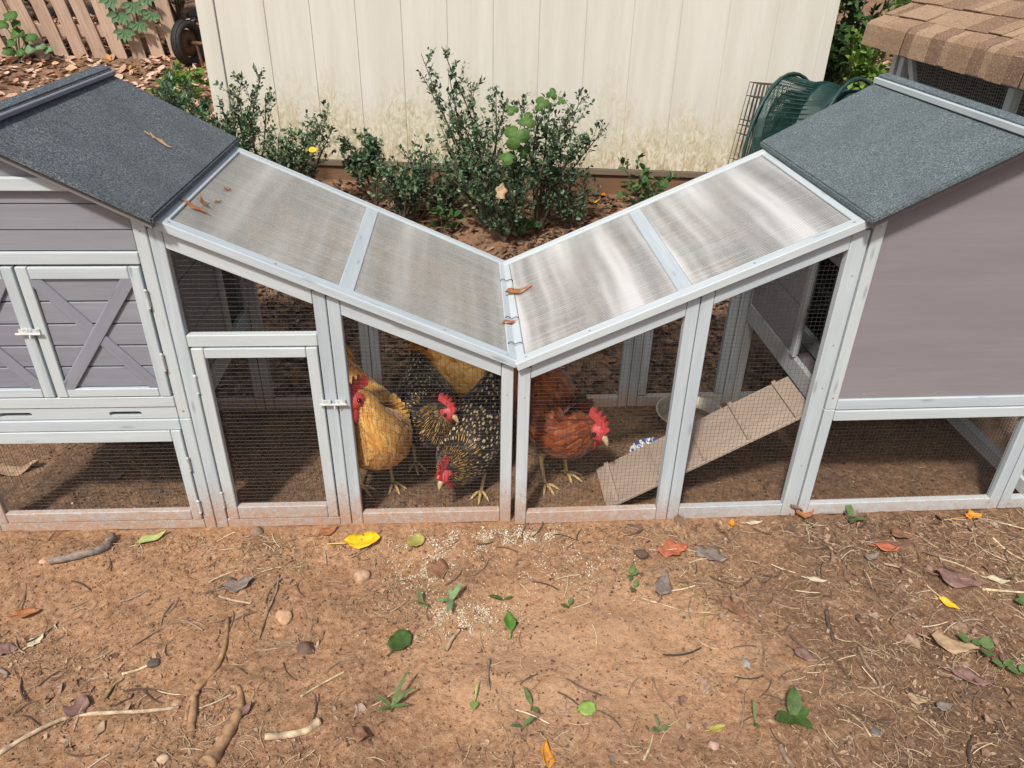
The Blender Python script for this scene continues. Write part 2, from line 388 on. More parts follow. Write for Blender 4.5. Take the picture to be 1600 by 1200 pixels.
prism('corner_board', [sh((SX0 - .01, shed_y(SX0) - .012, .41)), sh((SX0 + .086, shed_y(SX0 + .086) - .012, .41)), sh((SX0 + .086, shed_y(SX0 + .086) - .012, 2.5)), sh((SX0 - .01, shed_y(SX0) - .012, 2.5))], en * .02, SIDING, shed, .002)
PINE = wood('weathered_brown_board', (.15, .085, .05), (.24, .14, .085), dirt=False)
PINE2 = wood('weathered_sill_board', (.13, .10, .075), (.20, .16, .12), dirt=False)
prism('wall_core', [sh((SX0, shed_y(SX0) + .0045, .44)), sh((SX1, shed_y(SX1) + .0045, .44)), sh((SX1, shed_y(SX1) + .0045, 2.48)), sh((SX0, shed_y(SX0) + .0045, 2.48))], en * 2.3, SIDING, shed)
prism('skirt_board', [sh((SX0 + .02, shed_y(SX0) + .002, .2)), sh((SX1 - .02, shed_y(SX1) + .002, .2)), sh((SX1 - .02, shed_y(SX1) + .002, .395)), sh((SX0 + .02, shed_y(SX0) + .002, .395))], en * .026, PINE, shed, .002)
prism('sill_board', [sh((SX0 + .02, shed_y(SX0) - .016, .397)), sh((SX1 - .02, shed_y(SX1) - .016, .397)), sh((SX1 - .02, shed_y(SX1) - .016, .428)), sh((SX0 + .02, shed_y(SX0) - .016, .428))], en * .04, PINE2, shed, .003)
rf = [sh((SX0 - .15, shed_y(SX0) - .2, 2.5)), sh((SX1 + .15, shed_y(SX1) - .2, 2.5)), sh((SX1 + .15, shed_y(SX1) - .2, 2.56)), sh((SX0 - .15, shed_y(SX0) - .2, 2.56))]
prism('roof', rf, en * 2.8, plain('dark_shingle', (.08, .07, .065), .9), shed)

# ---- picket fence
PICK = wood('weathered_red_picket', (.27, .175, .12), (.60, .455, .36), dirt=False, grain=2)
fy = 4.95; fence = tag(empty('picket_fence', (-3.1, fy, .66)), 'weathered brown picket fence with leaning boards behind the leaf litter', 'fence')
fx = [at(px, 92, fy).x for px in range(-110, 300, 30)]
for i, x in enumerate(fx):
    lean = .36 - .26 * i / len(fx) + random.uniform(-.03, .03)
    b = Vector((x, fy, float(gz(x, fy)) - .01)) - fence.location
    t = b + Vector((-math.sin(lean), 0, math.cos(lean))) * random.uniform(1.15, 1.22)
    beam('picket', b, t, .106 + random.uniform(-.006, .006), .02, PICK, fence, (0, 1, 0), .002)
for zz in (.2, .85):
    beam('rail', Vector((fx[0] - .6, fy + .036, .66 + zz)) - fence.location, Vector((fx[-1] + .9, fy + .036, .66 + zz)) - fence.location, .085, .04, PICK, fence)
for x in (fx[2], fx[11]):
    beam('post', Vector((x + .05, fy + .11, .5)) - fence.location, Vector((x + .05, fy + .11, 1.7)) - fence.location, .09, .09, PICK, fence)

# ================================================================== COOPS
D = .6956; SL = .452; H0 = .568
def rline(u): return H0 + SL * u
def roofw(u): return 1.007 + .538 * (u - .867)
def clip_range(poly, axis, val):
    o = 1 - axis; hits = []
    for i in range(len(poly)):
        p, q = poly[i], poly[(i + 1) % len(poly)]
        if (p[axis] - val) * (q[axis] - val) < 0:
            t = (val - p[axis]) / (q[axis] - p[axis]); hits.append(p[o] + t * (q[o] - p[o]))
    return (min(hits), max(hits)) if len(hits) >= 2 else None
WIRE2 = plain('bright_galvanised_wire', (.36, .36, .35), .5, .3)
def wire_panel(name, poly, fn, parent, step=.0127, r=.00037, wm=None):
    """square wire cloth over a convex polygon in (a, b); fn maps (a, b, depth) to a point"""
    V = []; F = []
    def seg(p, q, d):
        o = len(V); a_ = np.array(p); b_ = np.array(q); n = max(1, int(np.linalg.norm(b_ - a_) / .12)); 
        ax = (b_ - a_) / (np.linalg.norm(b_ - a_) + 1e-9); pr = np.array([-ax[1], ax[0]])
        for k in range(n + 1):
            c = a_ + (b_ - a_) * k / n; c = c + pr * (random.uniform(-1, 1) * .0006 if 0 < k < n else 0)
            for s1, s2 in ((1, 0), (0, 1), (-1, 0), (0, -1)): V.append(tuple(fn(c[0] + pr[0] * s1 * r, c[1] + pr[1] * s1 * r, d + s2 * r)))
        for k in range(n):
            for j in range(4): F.append((o + k * 4 + j, o + k * 4 + (j + 1) % 4, o + k * 4 + 4 + (j + 1) % 4, o + k * 4 + 4 + j))
    for axis in (0, 1):
        lo = min(p[axis] for p in poly); hi = max(p[axis] for p in poly); x = lo + step * random.uniform(.3, .9)
        while x < hi:
            rg = clip_range(poly, axis, x + 1e-6)
            if rg:
                p, q = ((x, rg[0]), (x, rg[1])) if axis == 0 else ((rg[0], x), (rg[1], x))
                seg(p, q, .0006 if axis else -.0006)
            x += step
    return link(name, pymesh(name, V, F), wm or WIRE, parent)
def slotted_board(name, p0, p1, w, thick, slots, sw, mat, parent, sx):
    """upright board along u from p0 to p1 (u values), heights w=(w0,w1), with finger slots"""
    bm = bmesh.new(); loops = [[(p0, w[0]), (p1, w[0]), (p1, w[1]), (p0, w[1])]]
    for (a_, b_, c) in slots:
        h = sw / 2; lp = []
        for k in range(7): th = -math.pi / 2 + math.pi * k / 6; lp.append((b_ - h + h * math.cos(th), c + h * math.sin(th)))
        for k in range(7): th = math.pi / 2 + math.pi * k / 6; lp.append((a_ + h + h * math.cos(th), c + h * math.sin(th)))
        loops.append(lp)
    edges = []
    for lp in loops:
        vs_ = [bm.verts.new((sx * x, .002, z)) for x, z in lp]
        for i in range(len(vs_)): edges.append(bm.edges.new((vs_[i], vs_[(i + 1) % len(vs_)])))
    bmesh.ops.triangle_fill(bm, use_beauty=True, use_dissolve=False, edges=edges)
    r = bmesh.ops.extrude_face_region(bm, geom=bm.faces[:])
    for v in r['geom']:
        if isinstance(v, bmesh.types.BMVert): v.co.y += thick
    bmesh.ops.recalc_face_normals(bm, faces=bm.faces[:])
    me = bpy.data.meshes.new(name); bm.to_mesh(me); bm.free(); return link(name, me, mat, parent)
def screw(parent, p, n=(0, -1, 0), r=.0032):
    n = Vector(n).normalized(); mb = MB(); p = Vector(p)
    mb.tube([p - n * .002, p + n * .0006, p + n * .0012], [r, r, r * .6], 8); return mb.build('screw', SCREW, parent)
def hinge(parent, p, l=.05):
    mb = MB(); x, y, z = p
    mb.tube([(x, y - .003, z - l / 2), (x, y - .003, z + l / 2)], .0032, 8)
    mb.box((x, y + .0005, z), (.0045, .0008, l / 2 * .92))
    for k in (-1, 1): mb.tube([(x, y - .003, z + k * l / 2), (x, y - .003, z + k * (l / 2 + .003))], [.0045, .002], 8)
    return mb.build('hinge', STEEL, parent)
def latch(parent, x0, x1, y, z):
    mb = MB(); xm = (x0 + x1) / 2
    mb.tube([(x0, y - .009, z), (x1, y - .009, z)], .0035, 8)
    mb.tube([(xm + .004, y - .009, z), (xm + .004, y - .012, z - .012)], .003, 6)
    o = mb.build('latch', STEEL, parent)
    m2 = MB(); m2.box((x1 - .018, y - .002, z + .003), (.014, .002, .008)); m2.box((x0 + .018, y - .002, z + .003), (.012, .002, .008))
    for xx in (x1 - .026, x1 - .010, x0 + .018): m2.tube([(xx, y - .003, z + .009), (xx, y - .0055, z + .009)], .003, 8)
    m2.build('latch_plate', STEEL, o); return o

def coop(name, sx, loc, rz, label, front):
    root = tag(empty(name, loc, math.radians(rz)), label, 'chicken coop')
    P = lambda u, v, w: Vector((sx * u, v, w))
    up = (0, 1, 0)
    def post(u0, u1, w0, w1, v=0.0, mat=FRAME, parent=root, nm='post', th=.026):
        return beam(nm, P((u0 + u1) / 2, v + th / 2, w0), P((u0 + u1) / 2, v + th / 2, w1), abs(u1 - u0) - .0012, th, mat, parent, up)
    def rail(u0, u1, w0, w1, v=0.0, mat=FRAME, parent=root, nm='rail', th=.024):
        return beam(nm, P(u0, v + th / 2, (w0 + w1) / 2), P(u1, v + th / 2, (w0 + w1) / 2), abs(w1 - w0) - .0012, th, mat, parent, up)
    def slant(u0, u1, v=0.0, mat=FRAME):
        o = beam('slanted_rail', P(u0, v + .011, rline(u0) - .0285), P(u1, v + .011, rline(u1) - .0285), .046, .022, mat, root, up)
        me = o.data.copy(); o.data = me; Xd = (P(u1, 0, rline(u1)) - P(u0, 0, rline(u0))).normalized(); Zd = Xd.cross(Vector((0, 1, 0))); sh_ = -Zd.x / Xd.x
        for vv in me.vertices: vv.co.x += vv.co.z * sh_ * 1.0
        return o
    def fmap(v): return lambda a_, b_, d: (sx * a_, v + d, b_)
    # ---------------- run, camera side
    if front:     # door side
        post(.001, .036, .0, H0 - .001); slant(.0365, .4605); post(.461, .4955, 0, rline(.461)); post(.497, .531, 0, rline(.497))
        slant(.5315, .8735); post(.874, .9095, 0, rline(.874) - .002)
        rail(.0365, .4605, 0, .046); rail(.5315, .8735, 0, .034); rail(.5315, .8735, .631, .667)
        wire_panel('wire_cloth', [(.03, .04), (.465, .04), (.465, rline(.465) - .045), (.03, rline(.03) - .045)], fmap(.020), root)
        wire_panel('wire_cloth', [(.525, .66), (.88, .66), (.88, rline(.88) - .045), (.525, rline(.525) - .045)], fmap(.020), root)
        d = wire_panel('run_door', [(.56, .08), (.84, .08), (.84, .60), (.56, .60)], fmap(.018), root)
        post(.534, .5655, .036, .628, -.003, FRAME, d, 'stile', .022); post(.8355, .869, .036, .628, -.003, FRAME, d, 'stile', .022)
        rail(.566, .835, .5975, .628, -.003, FRAME, d, 'door_rail', .022); rail(.566, .835, .036, .083, -.003, FRAME, d, 'door_rail', .022)
        for z in (.115, .52): hinge(d, P(.8715, -.004, z), .055)
        latch(root, *(sorted((sx * .545, sx * .470))), -.003, .452)
    else:
        post(.001, .036, .0, H0 - .001); slant(.0365, .4485); post(.449, .4845, 0, rline(.449)); post(.486, .5215, 0, rline(.486))
        slant(.522, .8575); post(.858, .9055, 0, rline(.862) - .002)
        rail(.0365, .4485, 0, .048); rail(.522, .8575, 0, .048)
        wire_panel('wire_cloth', [(.03, .04), (.455, .04), (.455, rline(.455) - .045), (.03, rline(.03) - .045)], fmap(.020), root)
        wire_panel('wire_cloth', [(.515, .04), (.865, .04), (.865, rline(.865) - .045), (.515, rline(.515) - .045)], fmap(.020), root)
    # ---------------- run, far side
    vb = D - .026
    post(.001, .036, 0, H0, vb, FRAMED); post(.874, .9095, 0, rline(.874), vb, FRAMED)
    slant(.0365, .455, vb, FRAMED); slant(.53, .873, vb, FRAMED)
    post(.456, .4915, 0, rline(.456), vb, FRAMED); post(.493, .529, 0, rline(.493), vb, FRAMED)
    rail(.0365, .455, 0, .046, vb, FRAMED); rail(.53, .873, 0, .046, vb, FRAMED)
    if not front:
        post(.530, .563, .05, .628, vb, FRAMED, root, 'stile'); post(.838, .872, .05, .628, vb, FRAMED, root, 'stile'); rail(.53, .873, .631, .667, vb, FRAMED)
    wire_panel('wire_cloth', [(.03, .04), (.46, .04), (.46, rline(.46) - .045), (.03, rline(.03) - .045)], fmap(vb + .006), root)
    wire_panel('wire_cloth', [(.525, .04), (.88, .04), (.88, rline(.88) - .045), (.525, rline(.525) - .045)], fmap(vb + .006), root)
    beam('cross_rail', P(.0185, .027, H0 - .03), P(.0185, vb - .001, H0 - .03), .04, .024, FRAMED, root, (1, 0, 0))
    # ---------------- run roof: frame and twin-wall sheet
    dirv = Vector((sx, 0, SL)).normalized(); nrm = Vector((-sx * SL, 0, 1)).normalized()
    RP = lambda u, v, h=0: P(u, v, rline(u)) + nrm * h
    fr = beam('roof_frame_bar', RP(-.002, -.003, .012), RP(.895, -.003, .012), .036, .024, FRAME, root, nrm)
    beam('roof_frame_bar', RP(-.002, D + .003, .012), RP(.895, D + .003, .012), .036, .024, FRAME, root, nrm)
    beam('roof_frame_bar', RP(.013, .0155, .0115), RP(.013, D - .0155, .0115), .03, .023, FRAME, root, nrm)
    beam('roof_frame_bar', RP(.878, .0155, .0115), RP(.878, D - .0155, .0115), .034, .023, FRAME, root, nrm)
    beam('roof_frame_bar', RP(.452, .0155, .0105), RP(.452, D - .0155, .0105), .042, .017, FRAME, root, nrm)
    for ua, ub in ((.0275, .4325), (.4715, .862)): beam('roof_sheet', RP(ua, D / 2, .0155), RP(ub, D / 2, .0155), D - .030, .005, POLY if front else POLY2, root, nrm, .0005)
    for u in (.03, .2, .62, .86): screw(root, RP(u, -.006, .0242), nrm)
    # ---------------- house frame, camera side
    post(.911, .944, .405, roofw(.911) - .03); post(.911, .944, 0, .4035); post(1.552, 1.587, 0, .4035); post(1.552, 1.587, .405, roofw(.911) - .03)
    rail(.9445, 1.5515, 0, .036 if front else .046)
    if front:
        rail(.9445, 1.5515, .867, .9, -.002); rail(.9445, 1.5515, .4445, .479, -.002); rail(.9445, 1.5515, .367, .4035, -.002)
        slotted_board('tray', .946, 1.55, (.406, .443), .018, [(1.042, 1.132, .422), (1.34, 1.43, .422)], .015, FRAME, root, sx)
        wall = prism('wall', [P(.944, .026, .44), P(1.552, .026, .44), P(1.552, .026, .99), P(1.248, .026, 1.16), P(.944, .026, .99)], (0, .012, 0), DARKW, root)
        for w0, w1 in ((.902, .9535), (.9555, 1.019), (1.021, 1.075), (1.077, 1.14)):
            pl = [(u, w) for u, w in ((.9455, w0), (1.5505, w0), (1.5505, w1), (.9455, w1))]
            lim = lambda w: max(.9455, .867 + (w + .03 - 1.007) / .538)
            a0_, a1_ = lim(w0), lim(w1)
            poly = [(a0_, w0), (2.496 - a0_, w0), (2.496 - a1_, w1), (a1_, w1)]
            if a0_ < .9456 and a1_ > .9456:
                wk = 1.007 + .538 * (.9455 - .867) - .03; poly = [(.9455, w0), (1.5505, w0), (1.5505, wk), (2.496 - a1_, w1), (a1_, w1), (.9455, wk)]
            prism('plank', [P(u, .006, w) for u, w in poly], (0, .018, 0), PLANK, wall, .0016)
        beam('gable_trim', P(1.052, -.005, 1.0715), P(1.444, -.005, 1.0715), .032, .014, FRAME, root, up)
        for k in (1, -1):
            f = lambda u: 1.248 + k * (u - 1.248)
            beam('rake_trim', P(f(.90), -.003, roofw(.90) - .036), P(f(1.245), -.003, roofw(1.245) - .036), .028, .016, FRAME, root, up)
        for (u0, u1, sgn) in ((.948, 1.2525, 1), (1.258, 1.5495, -1)):
            dr = prism('door', [P(u0 + .004, .016, .484), P(u1 - .004, .016, .484), P(u1 - .004, .016, .858), P(u0 + .004, .016, .858)], (0, .008, 0), DARKW, root)
            nb = 5; hh = (.829 - .509) / nb
            for k in range(nb):
                w0 = .509 + k * hh
                rail(u0 + .0305, u1 - .0305, w0 + .0006, w0 + hh - .0014, .004, PLANK, dr, 'plank', .011)
            post(u0, u0 + .030, .481, .862, -.004, FRAME, dr, 'stile', .02); post(u1 - .030, u1, .481, .862, -.004, FRAME, dr, 'stile', .02)
            rail(u0 + .0305, u1 - .0305, .8285, .862, -.004, FRAME, dr, 'door_rail', .018); rail(u0 + .0305, u1 - .0305, .481, .508, -.004, FRAME, dr, 'door_rail', .018)
            beam('brace', P(u0 + .030, .0015, .503), P(u1 - .030, .0015, .834), .034, .006, BRACE, dr, up)
            beam('brace', P(u1 - .030, -.0012, .503), P(u0 + .030, -.0012, .834), .034, .005, BRACE, dr, up)
            uh = u0 - .002 if sgn == 1 else u1 + .002
            for z in (.59, .775): hinge(dr, P(uh, -.004, z), .05)
        latch(root, *(sorted((sx * 1.235, sx * 1.298))), -.004, .681)
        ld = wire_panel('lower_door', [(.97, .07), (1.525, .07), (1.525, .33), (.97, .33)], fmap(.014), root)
        post(.947, .976, .037, .366, -.003, FRAME, ld, 'stile', .02); post(1.521, 1.550, .037, .366, -.003, FRAME, ld, 'stile', .02)
        rail(.9765, 1.5205, .327, .366, -.003, FRAME, ld, 'door_rail', .02); rail(.9765, 1.5205, .037, .073, -.003, FRAME, ld, 'door_rail', .02)
        for z in (.09, .25): hinge(ld, P(.9455, -.004, z), .045)
        for z in (.43, .955): screw(root, P(.927, -.0, z))
    else:
        rail(.9445, 1.5515, .4025, .4385, -.001); rail(.9445, 1.5515, .3645, .4005, -.003)
        wk = roofw(.9445) - .03
        prism('wall_panel', [P(.9445, .006, .4385), P(1.5515, .006, .4385), P(1.5515, .006, wk), P(1.248, .006, roofw(1.248) - .03), P(.9445, .006, wk)], (0, .012, 0), PLY, root)
        for k in (1, -1):
            f = lambda u: 1.248 + k * (u - 1.248)
            beam('rake_trim', P(f(.90), -.004, roofw(.90) - .033), P(f(1.245), -.004, roofw(1.245) - .033), .022, .014, BRACE, root, up)
        wire_panel('wire_cloth', [(.935, .04), (1.56, .04), (1.56, .37), (.935, .37)], fmap(.018), root)
        post(1.590, 1.622, 0, .4035); rail(1.6225, 1.674, 0, .044)
        for u in (1.02, 1.05, 1.24, 1.27): screw(root, P(u, .0055, .452), r=.002)
        for z in (.445, .965): screw(root, P(.926, -.0, z))
        for z in (.2, .48, .62, .83): screw(root, P(.885, 0, z), r=.0025)
    for z in (.12, .47): screw(root, P(.019, 0, z), r=.0025)
    # ---------------- house, far side, floor, inner walls
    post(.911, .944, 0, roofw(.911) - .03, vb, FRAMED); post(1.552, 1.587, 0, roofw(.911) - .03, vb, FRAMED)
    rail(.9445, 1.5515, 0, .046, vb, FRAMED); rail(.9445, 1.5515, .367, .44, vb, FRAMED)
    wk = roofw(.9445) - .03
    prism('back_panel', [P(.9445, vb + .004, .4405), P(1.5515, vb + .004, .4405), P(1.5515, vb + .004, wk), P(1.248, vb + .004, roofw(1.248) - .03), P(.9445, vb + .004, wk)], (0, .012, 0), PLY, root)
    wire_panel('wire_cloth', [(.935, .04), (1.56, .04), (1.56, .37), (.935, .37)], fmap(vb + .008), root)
    wire_panel('wire_cloth', [(.03, .04), (D - .03, .04), (D - .03, .40), (.03, .40)], lambda a_, b_, d: (sx * (1.575 + d), a_, b_), root)
    prism('floor_panel', [P(.925, .030, .385), P(1.57, .030, .385), P(1.57, D - .030, .385), P(.925, D - .030, .385)], (0, 0, .01), DARKW, root)
    for u in (1.572,): prism('side_wall', [P(u, .027, .40), P(u, D - .027, .40), P(u, D - .027, .98), P(u, .027, .98)], (sx * .012, 0, 0), PLY, root)
    d0, d1 = (.435, .645) if front else (.05, .262)       # pop-hole towards the run
    uw = .914
    segs = [(.0275, d0), (d1, D - .0275)]
    top = roofw(.914) - .03
    for v0, v1 in segs:
        if v1 - v0 < .03: continue
        for w0, w1 in ((.444, .602), (.604, .762), (.764, top)):
            prism('side_plank', [P(uw, v0, w0), P(uw, v1, w0), P(uw, v1, w1), P(uw, v0, w1)], (sx * .012, 0, 0), PLANK, root, .0015)
    prism('side_plank', [P(uw, d0, .80), P(uw, d1, .80), P(uw, d1, top), P(uw, d0, top)], (sx * .012, 0, 0), PLANK, root, .0015)
    for vv in (d0, d1):
        beam('doorway_trim', P(uw - .006, vv, .444), P(uw - .006, vv, .80), .03, .012, FRAMED, root, (1, 0, 0))
    beam('side_rail', P(.918, .027, .405), P(.918, vb, .405), .07, .018, FRAMED, root, (1, 0, 0))
    beam('roost_bar', P(1.10, .04, .56), P(1.10, D - .04, .56), .035, .03, FRAMED, root, (1, 0, 0))
    beam('roost_bar', P(1.02, .04, .43), P(1.02, D - .04, .43), .05, .02, FRAMED, root, (1, 0, 0))
    # ---------------- house roof
    FM = FELT if front else FELT_LIT
    v0, v1 = -.058, D + .047
    near = [(.867, 1.007), (1.246, roofw(1.246)), (1.246, roofw(1.246) - .019), (.867, .988)]
    prism('roof', [P(u, v0, w) for u, w in near], (0, v1 - v0, 0), FM, root, .004)
    prism('roof_board', [P(u + .010, v0 + .014, w - .0200) for u, w in ((.867, 1.007), (1.24, roofw(1.24)), (1.24, roofw(1.24) - .012), (.867, .995))], (0, v1 - v0 - .028, 0), DARKW, root)
    far = [(1.218, roofw(1.218) + .021), (1.248, roofw(1.248) + .016), (1.648, roofw(.848) + .014), (1.648, roofw(.848) - .002), (1.248, roofw(1.248) + .002), (1.218, roofw(1.218) + .008)]
    prism('roof', [P(u, v0 - .003, w) for u, w in far], (0, v1 - v0 + .006, 0), FM, root, .004)
    beam('ridge_trim', P(1.214, v0 + .002, roofw(1.214) + .0125), P(1.214, v1 - .002, roofw(1.214) + .0105), .018 if not front else .012, .012, FRAME if not front else BRACE, root, (1, 0, 0))
    for (u, v) in ((.90, .0), (1.05, .1), (.95, D - .03), (1.15, D + .01)):
        screw(root, P(u, v, roofw(u) + .0005), (-sx * .5, 0, 1), .0035)
    return root

coopL = coop('chicken_coop', -1, (0, 0, 0), -.48, 'grey wooden chicken coop with crossed doors, drop tray and dark felt roof', True)
coopR = coop('chicken_coop', 1, (.0099, -.0156, 0), .48, 'grey wooden chicken coop with plain mauve side panel and ramp inside', False)
# ramp of the right-hand house
rr = coopR
r0, r1 = Vector((.30, .144, .016)), Vector((.903, .144, .372))
rn = (r1 - r0).cross(Vector((0, 1, 0))).normalized(); rn = rn if rn.z > 0 else -rn
ramp_o = beam('ramp', r0, r1, .205, .012, RAMPW, rr, rn)
rl = (r1 - r0).length; RY = rn
for k in (.06, .27, .50, .71, .93):
    c = r0 + (r1 - r0) * k + rn * .0105
    cl = MB(); lx = (k - .5) * rl; sgn = 1 if RY.dot(rn) > 0 else -1
    cl.box((lx, sgn * .0105, 0), (.007, .0045, .101)); cl.build('cleat', RAMPW, ramp_o)
# dark wire ties across the joint
for (px, py) in ((795, 441), (798, 500), (800, 540)):
    p = at(px, py, 0); v = p
    r = ray(px, py); t = (H0 + .026 - CAM.z) / r.z; p = CAM + r * t
    mb = MB(); pts = [(-.014, 0, -.02), (-.014, 0, .006), (-.006, .002, .011), (.006, -.002, .006), (.016, 0, .010), (.026, .001, .006), (.026, 0, -.02)]
    mb.tube(catmull([(p.x * 0 + a_, p.y + b_, H0 + .026 + c_) for a_, b_, c_ in pts], 4), .0013, 5)
    o = mb.build('wire_tie', DARKWIRE, None, True)
    tag(o, {441: 'dark wire tie at the back end of the joint between the sloping roofs', 500: 'dark wire tie halfway along the joint between the sloping roofs', 540: 'dark wire tie at the front end of the joint between the sloping roofs'}[py], 'wire tie', 'ties joining the coops')

# ================================================================== LEAVES, STICKS, STONES
def leaf_grid(L, W, shape='ovate', curl=.15, fold=.2, wave=.03, seed=0, nu=9):
    """vertices and faces of one leaf lying in XY along +X from its stalk at 0"""
    r_ = random.Random(seed); V = []; F = []; nv = 5
    for i in range(nu):
        t = i / (nu - 1)
        if shape == 'ovate': w = (math.sin(math.pi * t ** .72) ** .85) * (1 - .15 * t)
        elif shape == 'round': w = math.sqrt(max(0, 1 - (2 * t - 1) ** 2))
        elif shape == 'lance': w = math.sin(math.pi * t ** .8) ** 1.1
        elif shape == 'heart': w = (1.08 * math.sin(math.pi * min(1, .16 + .84 * t) ** .9)) 
        elif shape == 'lobed': w = (math.sin(math.pi * t ** .75) ** .7) * (1 + .32 * math.sin(t * 15 + seed))
        w = max(w, .03) * W / 2
        for j in range(nv):
            s_ = (j / (nv - 1)) * 2 - 1
            jag = 1 + (r_.uniform(-.08, .08) if abs(s_) > .9 else 0)
            x = L * t + (r_.uniform(-.02, .02) * L if abs(s_) > .9 else 0) - (.10 * L * s_ * s_ if shape == 'heart' and t < .2 else 0)
            y = s_ * w * jag
            z = curl * L * (4 * (t - .5) ** 2 - .3) + fold * abs(s_) * w + wave * L * math.sin(t * 9 + s_ * 3 + seed) * (.3 + abs(s_))
            V.append((x - L / 2, y, z))
    for i in range(nu - 1):
        for j in range(nv - 1):
            a_ = i * nv + j; F.append((a_, a_ + nv, a_ + nv + 1, a_ + 1))
    return V, F
_lm = {}
def lmat(c1, c2, tr=.12):
    k = (c1, c2, tr)
    if k not in _lm: _lm[k] = leafmat('leaf_colour', c1, c2, .6, tr)
    return _lm[k]
def one_leaf(label, px, py, size, ang, c1, c2, shape='ovate', asp=.62, curl=.12, fold=.15, wave=.03, stalk=.25, tilt=(0, 0), cat='leaf', pos=None, nrm=None, group='fallen leaves', name='fallen_leaf', lift=.004):
    """size in picture pixels at that spot"""
    p = pos if pos is not None else on_ground(px, py, lift)
    if pos is None: p = Vector((p.x, p.y, max(float(gz(p.x + a_, p.y + b_)) for a_ in (-.012, 0, .012) for b_ in (-.012, 0, .012)) + .002))
    L = size * (p - CAM).dot(FW) / FPX * 1.12; sd_ = int(px * 7 + py)
    V, F = leaf_grid(L, L * asp, shape, curl, fold, wave, sd_)
    zmin = min(v[2] for v in V); V = [(x, y, z - zmin) for x, y, z in V]
    mb = MB(); mb.add(V, F)
    if stalk:
        mb.tube(catmull([(-L * .46, 0, .002), (-L * (.5 + stalk * .5), L * .03, .003), (-L * (.5 + stalk), L * .08, .001)], 3), .0009 + .006 * L, 4)
    o = mb.build(name, lmat(c1, c2), None, True)
    # give the blade thickness
    sm_ = o.modifiers.new('thick', 'SOLIDIFY'); sm_.thickness = .0006
    q = Matrix.Rotation(math.radians(ang), 4, 'Z') @ Matrix.Rotation(math.radians(tilt[0]), 4, 'X') @ Matrix.Rotation(math.radians(tilt[1]), 4, 'Y')
    if nrm is not None: q = Vector((0, 0, 1)).rotation_difference(Vector(nrm)).to_matrix().to_4x4() @ q
    o.matrix_world = Matrix.Translation(p) @ q
    return tag(o, label, cat, group)

